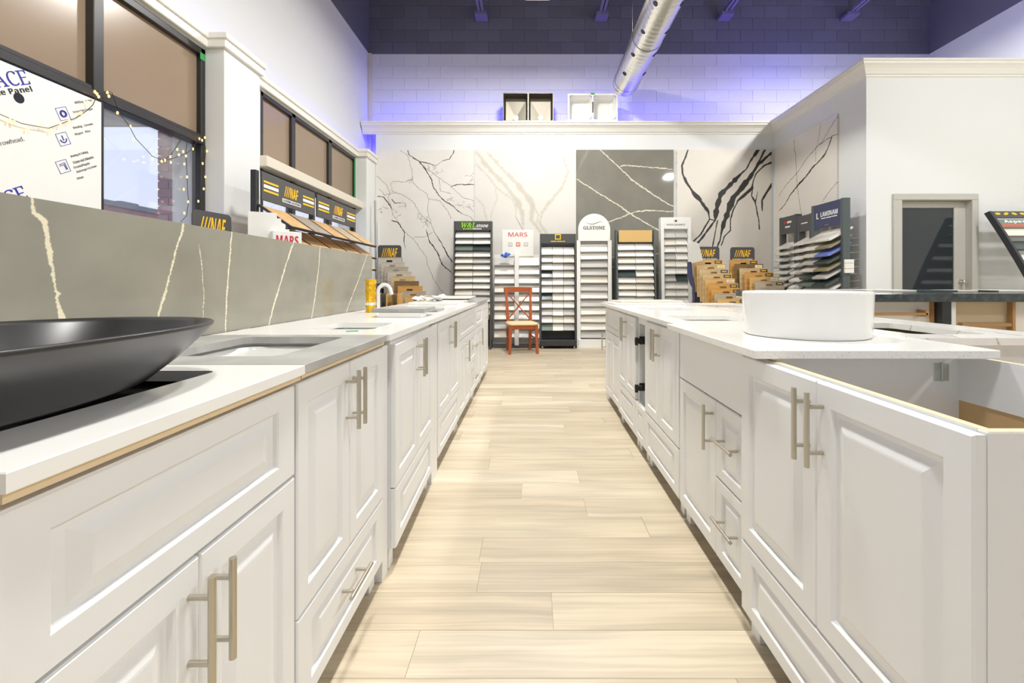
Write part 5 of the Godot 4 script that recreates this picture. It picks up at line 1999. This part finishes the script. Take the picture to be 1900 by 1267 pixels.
	# metal edge profiles leaning in the corner
	for k in 2:
		mb = MB.new()
		var a := P(703 + 4 * k, 640, 7.9) * Vector3(1, 0, 1)
		var b := P(696 + 6 * k, 372 + 40 * k, 7.98)
		mb.tube([a + Vector3(0, 0.0, 0.1), b], 0.016, 6)
		solo(mb, "metal_profile", M.steel_dull if k == 0 else M.sheet_white, ["shiny metal profile leaning in the back left corner", "pale plastic profile leaning beside the shiny one"][k], "profile", Vector3.ZERO, 0.0, "edge profiles leaning in the corner")
	# gold wrapped faucet with white spout
	var f := thing("wrapped_faucet", "faucet wrapped in gold foil with a white gooseneck spout", "faucet", Vector3(-1.02, TOP, -3.0))
	mb = MB.new()
	var rings := []
	var r := RandomNumberGenerator.new()
	r.seed = 77
	for i in 15:
		var row := []
		for k in 16:
			var an := TAU * k / 16
			var rr := (0.03 if i != 6 else 0.025) * (1.0 + r.randf_range(-0.16, 0.16)) * (1.0 if i < 13 else 1.15)
			row.append(Vector3(cos(an) * rr, 0.205 * i / 14.0 + r.randf_range(-0.004, 0.004), sin(an) * rr))
		rings.append(row)
	mb.loft(rings, true, false, -1.0)
	mb.face(rings[14], Vector3.UP)
	part(mb, "foil_wrap", M.gold_foil, f, "crumpled gold foil")
	mb = MB.new()
	mb.cyl(Vector3(0.0, 0.045, 0), Vector3(0.0, 0.062, 0), 0.034, 0.034, 16)
	part(mb, "paper_band", M.paper, f)
	mb = MB.new()
	var sp := [Vector3(0.052, 0.0, 0.01), Vector3(0.052, 0.1, 0.01)]
	for k in 9:
		var an := PI - PI * 0.86 * k / 8
		sp.append(Vector3(0.09 + cos(an) * 0.04, 0.13 + sin(an) * 0.045, 0.01))
	sp.append(Vector3(0.137, 0.112, 0.01))
	mb.tube(sp, 0.011, 12)
	part(mb, "spout", M.ceramic, f, "white gooseneck spout")
	# sample tiles on the left counter
	var list := [
		["white_tile", M.quartz_end, [-0.82, -0.585], [2.53, 2.62], 0.024, 0.0, "white tile sample under the grey one on left counter"],
		["grey_tile", M.grey_stone, [-0.86, -0.575], [2.545, 2.8], 0.022, 0.0245, "grey tile sample stacked on white tile, left counter"],
		["slab_offcut", M.grey_stone, [-0.98, -0.6], [3.02, 3.24], 0.016, 0.0, "thin stone offcut past the stacked tiles, left counter"],
		["slab_offcut", M.quartz_end, [-1.05, -0.62], [4.02, 4.36], 0.02, 0.0, "white stone offcut lying towards the far left counter"],
		["slab_offcut", M.quartz_end, [-1.02, -0.62], [4.55, 5.1], 0.02, 0.0, "larger white offcut on the far left grey countertop"],
		["slab_offcut", M.black_stone, [-1.0, -0.66], [4.62, 5.1], 0.01, 0.0205, "dark thin offcut sandwiched in the far left stack"],
		["slab_offcut", M.quartz_end, [-1.04, -0.6], [4.6, 5.15], 0.016, 0.031, "white offcut topping the far left stack"]]
	for q in list:
		mb = MB.new()
		mb.box(Vector3(0, q[4] / 2, 0), Vector3(q[2][1] - q[2][0], q[4], q[3][1] - q[3][0]), 0.0015)
		solo(mb, q[0], q[1], q[6], "stone tile", Vector3((q[2][0] + q[2][1]) / 2, TOP + 0.0005 + q[5], -(q[3][0] + q[3][1]) / 2), rng.randf_range(-0.06, 0.06), "loose stone pieces on the left counter")
	mb = MB.new()
	mb.box(Vector3(0, 0.0008, 0), Vector3(0.045, 0.0012, 0.02))
	solo(mb, "tape_scrap", M.green_tape, "scrap of green tape by the left counter sink", "tape", Vector3(-0.69, TOP + 0.0003, -1.82), 0.3)
	# crumpled paper heap
	mb = MB.new()
	for k in 14:
		r.seed = 50 + k
		var p := Vector3(r.randf_range(-0.13, 0.13), r.randf_range(0.01, 0.06), r.randf_range(-0.1, 0.1))
		mb.xf = Transform3D(Basis.from_euler(Vector3(r.randf_range(-0.5, 0.5), r.randf() * TAU, r.randf_range(-0.5, 0.5))), p)
		mb.box(Vector3.ZERO, Vector3(0.08, 0.002, 0.05))
	solo(mb, "paper_heap", M.paper, "heap of loose paper slips at the far left counter", "paper", Vector3(-0.9, TOP + 0.022, -4.25))
	composite_panel()


func composite_panel() -> void:
	var X := -2.865
	var t := thing("composite_panel", "white printed panel board blocking the lower window, blue lettering", "panel", Vector3(X, 0, 0), 0.0)
	var mb := MB.new()
	mb.span(Vector3(-0.006, 0.62, -2.2), Vector3(0.0, 2.27, -3.155), 0.0)
	part(mb, "board", M.sheet_white, t)
	var ang := deg_to_rad(28.0)
	# right ends of the lines of print, photo points on the board's plane
	var lines := [["ACE", 51, 143, 0.2, 0.075, "serif", M.ink_blue], ["Composite Panel", 59, 166, 0.42, 0.04, "sansb", M.ink], ["ACE", 47, 356, 0.2, 0.075, "serif", M.ink_blue], ["in the arrowhead.", 44, 257, 0.26, 0.024, "sans", M.ink_grey],
		["Milling   Corte", 170, 186, 0.13, 0.018, "serif", M.ink_grey], ["Schneiden Couper", 172, 202, 0.15, 0.017, "serif", M.ink_grey], ["Bending   Curvado", 172, 230, 0.15, 0.018, "serif", M.ink_grey], ["Biegen   Plier", 168, 243, 0.12, 0.017, "serif", M.ink_grey],
		["Routing & Folding", 163, 282, 0.13, 0.018, "serif", M.ink_grey], ["Fräsen und Abkanten", 173, 291, 0.155, 0.017, "serif", M.ink_grey], ["Fresado/Plegado", 166, 303, 0.12, 0.018, "serif", M.ink_grey], ["Rainurage à la fraise", 179, 308, 0.155, 0.017, "serif", M.ink_grey], ["Pliage", 155, 328, 0.05, 0.016, "serif", M.ink_grey]]
	for q in lines:
		var e := wallpt(q[1], q[2], X)
		var half: float = q[3] / 2
		# centre lies back along the baseline from its right end
		var c := e - Vector3(-X, 0, 0) * 0 - Vector3(0, sin(ang) * half, -cos(ang) * half)
		var o := part(text_mesh(q[0], q[3], q[4], "Droid Serif" if q[5] == "serif" else "Droid Sans", q[5] == "sansb"), "lettering", q[6], t)
		o.transform = Transform3D(Basis(Vector3(0, 1, 0), PI / 2) * Basis(Vector3(0, 0, 1), ang), Vector3(0.001, c.y, c.z))
	for q in [[117, 211, 0], [117, 258, 1], [117, 309, 2]]:
		var c := wallpt(q[0], q[1], X)
		var n := Node3D.new()
		n.name = "pictogram"
		t.add_child(n, true)
		n.transform = Transform3D(Basis(Vector3(0, 1, 0), PI / 2) * Basis(Vector3(0, 0, 1), ang), Vector3(0.0008, c.y, c.z))
		mb = MB.new()
		mb.holed(-0.037, -0.037, 0.037, 0.037, 0.0, 0.0008, -0.0345, -0.0345, 0.0345, 0.0345, 0.001)
		part(mb, "outline", M.ink_blue, n)
		mb = MB.new()
		if q[2] == 0:
			var ring := []
			for k in 24:
				var a := TAU * k / 24
				ring.append(Vector3(cos(a) * 0.017, sin(a) * 0.017, 0.001))
			ring.append(ring[0])
			mb.tube(ring, 0.005, 5, false)
		elif q[2] == 1:
			var arc := []
			for k in 11:
				var a := PI + PI * k / 10
				arc.append(Vector3(cos(a) * 0.02, sin(a) * 0.02, 0.001))
			mb.tube(arc, 0.003, 5)
			mb.tube([Vector3(0, 0.022, 0.001), Vector3(0, -0.008, 0.001)], 0.0025, 5)
		else:
			mb.tube([Vector3(-0.02, 0.016, 0.001), Vector3(0.018, 0.02, 0.001), Vector3(0.02, -0.022, 0.001)], 0.002, 5)
			mb.tube([Vector3(-0.02, 0.008, 0.001), Vector3(0.01, 0.01, 0.001), Vector3(0.012, -0.022, 0.001)], 0.002, 5)
		part(mb, "drawing", M.ink_blue, n)
	var h := wallpt(35, 182, X)
	mb = MB.new()
	mb.cyl(Vector3(-0.001, h.y, h.z), Vector3(0.0015, h.y, h.z), 0.028, 0.028, 24)
	part(mb, "round_hole", M.black_hole, t, "dark round hole")


func string_lights() -> void:
	var X := -2.845
	var t := thing("string_lights", "warm fairy lights draped across the big window", "string lights", Vector3(X, 0, 0))
	var runs := [[[-40, 185], [0, 212], [40, 229], [55, 232], [90, 238], [115, 229], [140, 219], [160, 206], [172, 195], [180, 178], [186, 174]], [[186, 174], [200, 168], [208, 172], [214, 190], [222, 210], [240, 234], [252, 257], [270, 276], [283, 290], [303, 298], [320, 294], [345, 285], [358, 275], [368, 258], [378, 254]], [[303, 298], [318, 286], [330, 268], [338, 254]], [[347, 264], [345, 286], [347, 320], [348, 350], [350, 375], [346, 400], [335, 412]], [[378, 254], [382, 280], [379, 310], [376, 345], [375, 375]]]
	for run in runs:
		var mb := MB.new()
		var pts := []
		for q in run:
			pts.append(wallpt(q[0], q[1], X) - Vector3(X, 0, 0))
		mb.tube(pts, 0.0022, 5)
		part(mb, "wire", M.ink, t)
	var spots := [[18, 222], [26, 226], [52, 238], [78, 231], [95, 242], [112, 231], [128, 224], [150, 209], [163, 190], [176, 170], [180, 174], [183, 179], [199, 171], [202, 178], [218, 209], [242, 234], [248, 258], [283, 295], [300, 299], [306, 297], [317, 301], [316, 290], [329, 277], [340, 281], [345, 289], [332, 287], [342, 304], [347, 328], [341, 351], [349, 374], [342, 395], [370, 257], [375, 260], [380, 255], [376, 303], [384, 280], [381, 328], [378, 350], [368, 373], [358, 276]]
	if not cache.has("bulb"):
		var mb := MB.new()
		mb.tube([Vector3(0, 0.009, 0), Vector3(0, 0.004, 0), Vector3(0, -0.006, 0), Vector3(0, -0.012, 0)], [0.003, 0.006, 0.0065, 0.002], 8)
		cache.bulb = mb.mesh()
	for q in spots:
		var b := part(cache.bulb, "bulb", M.bulb, t)
		b.position = wallpt(q[0], q[1], X) - Vector3(X, 0, 0)


# ------------------------------------------------------------------ right side things
func right_things() -> void:
	# desk with a dark stone top
	var t := thing("stone_desk", "display desk with a dark granite top beyond the marble slab", "desk", Vector3(2.0, 0, -3.2))
	var mb := MB.new()
	mb.span(Vector3(0, 0.942, 0), Vector3(2.6, 0.998, -1.45), 0.003)
	part(mb, "top", M.dark_granite, t)
	mb = MB.new()
	mb.span(Vector3(0.785, 0.0, -0.02), Vector3(0.85, 0.942, -0.3), 0.002)
	part(mb, "stone_leg", M.black_stone, t)
	mb = MB.new()
	mb.span(Vector3(0.02, 0.0, -0.1), Vector3(0.765, 0.942, -0.12))
	part(mb, "panel", M.paint_in, t)
	mb = MB.new()
	mb.span(Vector3(0.766, 0.0, -0.08), Vector3(0.783, 0.942, -0.4))
	mb.span(Vector3(1.305, 0.0, -0.06), Vector3(1.325, 0.942, -0.4))
	part(mb, "wood_edge", M.wood_brown, t)
	mb = MB.new()
	mb.span(Vector3(0.853, 0.0, -0.05), Vector3(0.905, 0.942, -0.09))
	part(mb, "white_stile", M.paint, t)
	mb = MB.new()
	mb.span(Vector3(0.906, 0.0, -0.1), Vector3(1.305, 0.942, -0.12))
	part(mb, "tan_panel", M.tan, t)
	mb = MB.new()
	mb.span(Vector3(1.33, 0.0, -0.1), Vector3(2.55, 0.942, -0.12))
	part(mb, "panel", M.paint_in, t)
	mb = MB.new()
	mb.span(Vector3(0.04, 0.85, -0.02), Vector3(0.69, 0.868, -0.05), 0.002)
	mb.span(Vector3(0.675, 0.84, -0.02), Vector3(0.7, 0.885, -0.1), 0.002)
	part(mb, "wooden_rail", M.wood_brown, t)
	mb = MB.new()
	mb.span(Vector3(0.96, 0.77, -0.06), Vector3(1.3, 0.795, -0.1), 0.002)
	part(mb, "wooden_ledge", M.wood_brown, t)
	# samples lying on the desk
	var items := [[1690, 1750, 4.0, M.tile_dark, "dark tile sample lying flat on the granite desk"], [1752, 1800, 4.0, M.tile_cream, "cream tile sample on the granite desk"], [1802, 1822, 3.9, M.black_stone, "small black tile with red end on the desk"], [1640, 1688, 4.1, M.tile_white, "white tile sample at the left of the granite desk"], [1830, 1890, 4.0, M.tile_white, "white tile sample at the right of the granite desk"]]
	for q in items:
		mb = MB.new()
		var a := P(q[0], 525, q[2])
		var b := P(q[1], 525, q[2])
		mb.box(Vector3(0, 0.007, 0), Vector3(b.x - a.x - 0.02, 0.012, 0.3), 0.001)
		solo(mb, "tile_sample", q[3], q[4], "stone tile", Vector3((a.x + b.x) / 2, 0.9985, -q[2]), 0.0, "loose tiles on the granite desk")
	mb = MB.new()
	mb.box(Vector3(0.052, 0.0075, 0.0), Vector3(0.018, 0.013, 0.302), 0.001)
	# pale boards past the basin
	var lt := thing("low_table", "low white display table between the basin and the corner racks", "table", Vector3(3.55, 0, -5.45))
	mb = MB.new()
	mb.box(Vector3(0, 0.965, 0), Vector3(1.2, 0.03, 0.7), 0.003)
	part(mb, "top", M.quartz_end, lt)
	for sx in [-1, 1]:
		for sz in [-1, 1]:
			mb = MB.new()
			mb.box(Vector3(sx * 0.56, 0.475, sz * 0.31), Vector3(0.05, 0.95, 0.05), 0.002)
			part(mb, "leg", M.paint, lt)
	for q in [[3.3, 0.5, M.tile_grey, "grey board lying on the low white display table"], [3.85, 0.5, M.tile_cream, "cream board lying on the low white display table"]]:
		mb = MB.new()
		mb.box(Vector3(0, 0.009, 0), Vector3(q[1], 0.016, 0.5), 0.001)
		solo(mb, "sample_board", q[2], q[3], "stone tile", Vector3(q[0], 0.981, -5.42), 0.04, "boards on the low table")
	# offcuts at the far end of the right counter
	for q in [[0.98, 4.2, 0.62, 0.36, 0.016, 0.0, M.quartz_end, "white offcut at the far end of the right counter"], [1.02, 4.24, 0.55, 0.3, 0.014, 0.017, M.tile_cream, "cream offcut on top of the white one, right counter"]]:
		mb = MB.new()
		mb.box(Vector3(0, q[4] / 2, 0), Vector3(q[2], q[4], q[3]), 0.0015)
		solo(mb, "slab_offcut", q[6], q[7], "stone tile", Vector3(q[0], TOP + 0.0005 + q[5], -q[1]), 0.12, "loose stone pieces on the right counter")
	# white sheet and dark bracket by the flooring stand
	mb = MB.new()
	mb.xf = Transform3D(Basis.from_euler(Vector3(0.1, 0.25, 0.38)), Vector3.ZERO)
	mb.extrude(PackedVector2Array([Vector2(-0.09, -0.14), Vector2(0.1, -0.17), Vector2(0.11, 0.1), Vector2(0.02, 0.17), Vector2(-0.08, 0.15)]), -0.004, 0.004)
	solo(mb, "folded_sheet", M.paper, "folded white sheet hanging beside the yellow-logo board stand", "sheet", P(1288, 468, 7.08))
	mb = MB.new()
	var pts := []
	for q in [[1279, 486], [1280, 510], [1284, 525], [1287, 534], [1288, 560], [1288, 600], [1288, 640]]:
		pts.append(P(q[0], q[1], 7.22))
	pts[-1].y = 0.0
	mb.tube(pts, [0.03, 0.04, 0.035, 0.02, 0.018, 0.018, 0.02], 10)
	solo(mb, "curved_stand", M.navy, "dark navy curved upright behind the folded white sheet", "stand")


# ------------------------------------------------------------------ chair
func chair() -> void:
	var t := thing("dining_chair", "reddish wooden dining chair with crossed back and cream seat", "chair", Vector3(-0.165, 0, -7.34), 0.19)
	var mb := MB.new()
	# front legs
	for s in [-1, 1]:
		mb = MB.new()
		var q := []
		for u in [0.0, 0.25, 0.6, 1.0]:
			var k: float = 0.019 + 0.005 * u
			var cx: float = s * (0.2 + 0.012 * pow(1.0 - u, 2.0))
			var cz: float = 0.2 + 0.012 * pow(1.0 - u, 2.0)
			q.append([Vector3(cx - k, 0.43 * u, cz - k), Vector3(cx + k, 0.43 * u, cz - k), Vector3(cx + k, 0.43 * u, cz + k), Vector3(cx - k, 0.43 * u, cz + k)])
		mb.loft(q, true, false, -1.0)
		mb.face(q[0], Vector3.DOWN)
		part(mb, "front_leg", M.cherry, t)
	# rear legs run up into the back posts
	for s in [-1, 1]:
		mb = MB.new()
		var q := []
		for u in [0.0, 0.12, 0.28, 0.43, 0.6, 0.8, 0.97]:
			var k: float = 0.017 + 0.006 * sin(PI * clampf(u / 0.9, 0.0, 1.0))
			var cz: float = -0.2 - 0.05 * pow(maxf(0.0, 0.43 - u) / 0.43, 1.5) - 0.1 * pow(maxf(0.0, u - 0.43) / 0.54, 1.4)
			var cx: float = s * (0.18 + 0.035 * maxf(0.0, u - 0.43))
			q.append([Vector3(cx - k, u, cz - k), Vector3(cx + k, u, cz - k), Vector3(cx + k, u, cz + k), Vector3(cx - k, u, cz + k)])
		mb.loft(q, true, false, -1.0)
		mb.face(q[0], Vector3.DOWN)
		mb.face(q[6], Vector3.UP)
		part(mb, "back_post", M.cherry, t)
	# apron
	mb = MB.new()
	mb.span(Vector3(-0.2, 0.37, 0.185), Vector3(0.2, 0.43, 0.21), 0.003)
	mb.span(Vector3(-0.18, 0.37, -0.215), Vector3(0.18, 0.43, -0.19), 0.003)
	for s in [-1, 1]:
		mb.span(Vector3(s * 0.195 - 0.01, 0.37, -0.2), Vector3(s * 0.195 + 0.01, 0.43, 0.2), 0.003)
	part(mb, "apron", M.cherry, t)
	# seat pad
	mb = MB.new()
	var rings := []
	for q in [[0.0, 0.43], [0.008, 0.435], [0.01, 0.45], [0.0, 0.462], [-0.03, 0.472], [-0.1, 0.478]]:
		rings.append(super_ring(0.225 + q[0], 0.222 + q[0], q[1], 0.3, 40))
	mb.loft(rings, true, true, -1.0)
	mb.face(super_ring(0.125, 0.122, 0.478, 0.3, 40), Vector3.UP)
	part(mb, "seat", M.cushion, t)
	# top rail
	mb = MB.new()
	rings = []
	for k in 13:
		var u := -1.0 + 2.0 * k / 12
		var z := -0.31 - 0.025 * (1.0 - u * u)
		var x := u * 0.232
		rings.append([Vector3(x, 0.925, z + 0.012), Vector3(x, 0.925, z - 0.012), Vector3(x, 1.005 - 0.006 * u * u, z - 0.02), Vector3(x, 1.005 - 0.006 * u * u, z + 0.006)])
	mb.loft(rings, true, false, -1.0)
	mb.face(rings[0], Vector3.LEFT)
	mb.face(rings[12], Vector3.RIGHT)
	part(mb, "top_rail", M.cherry, t)
	# crossed slats
	for s in [-1, 1]:
		mb = MB.new()
		var q := []
		for k in 9:
			var u := k / 8.0
			q.append(Vector3(s * (-0.175 + 0.35 * u), 0.5 + 0.4 * u, -0.212 - 0.085 * u + 0.012 * sin(PI * u) + s * 0.002))
		mb.tube(q, 0.011, 6)
		part(mb, "cross_slat", M.cherry, t)
	mb = MB.new()
	mb.cyl(Vector3(0, 0.7, -0.265), Vector3(0, 0.7, -0.225), 0.018, 0.016, 14)
	part(mb, "boss", M.cherry, t)
	for s in [-1, 1]:
		mb = MB.new()
		mb.span(Vector3(s * 0.19 - 0.008, 0.22, -0.215), Vector3(s * 0.19 + 0.008, 0.245, 0.2), 0.002)
		part(mb, "stretcher", M.cherry, t)
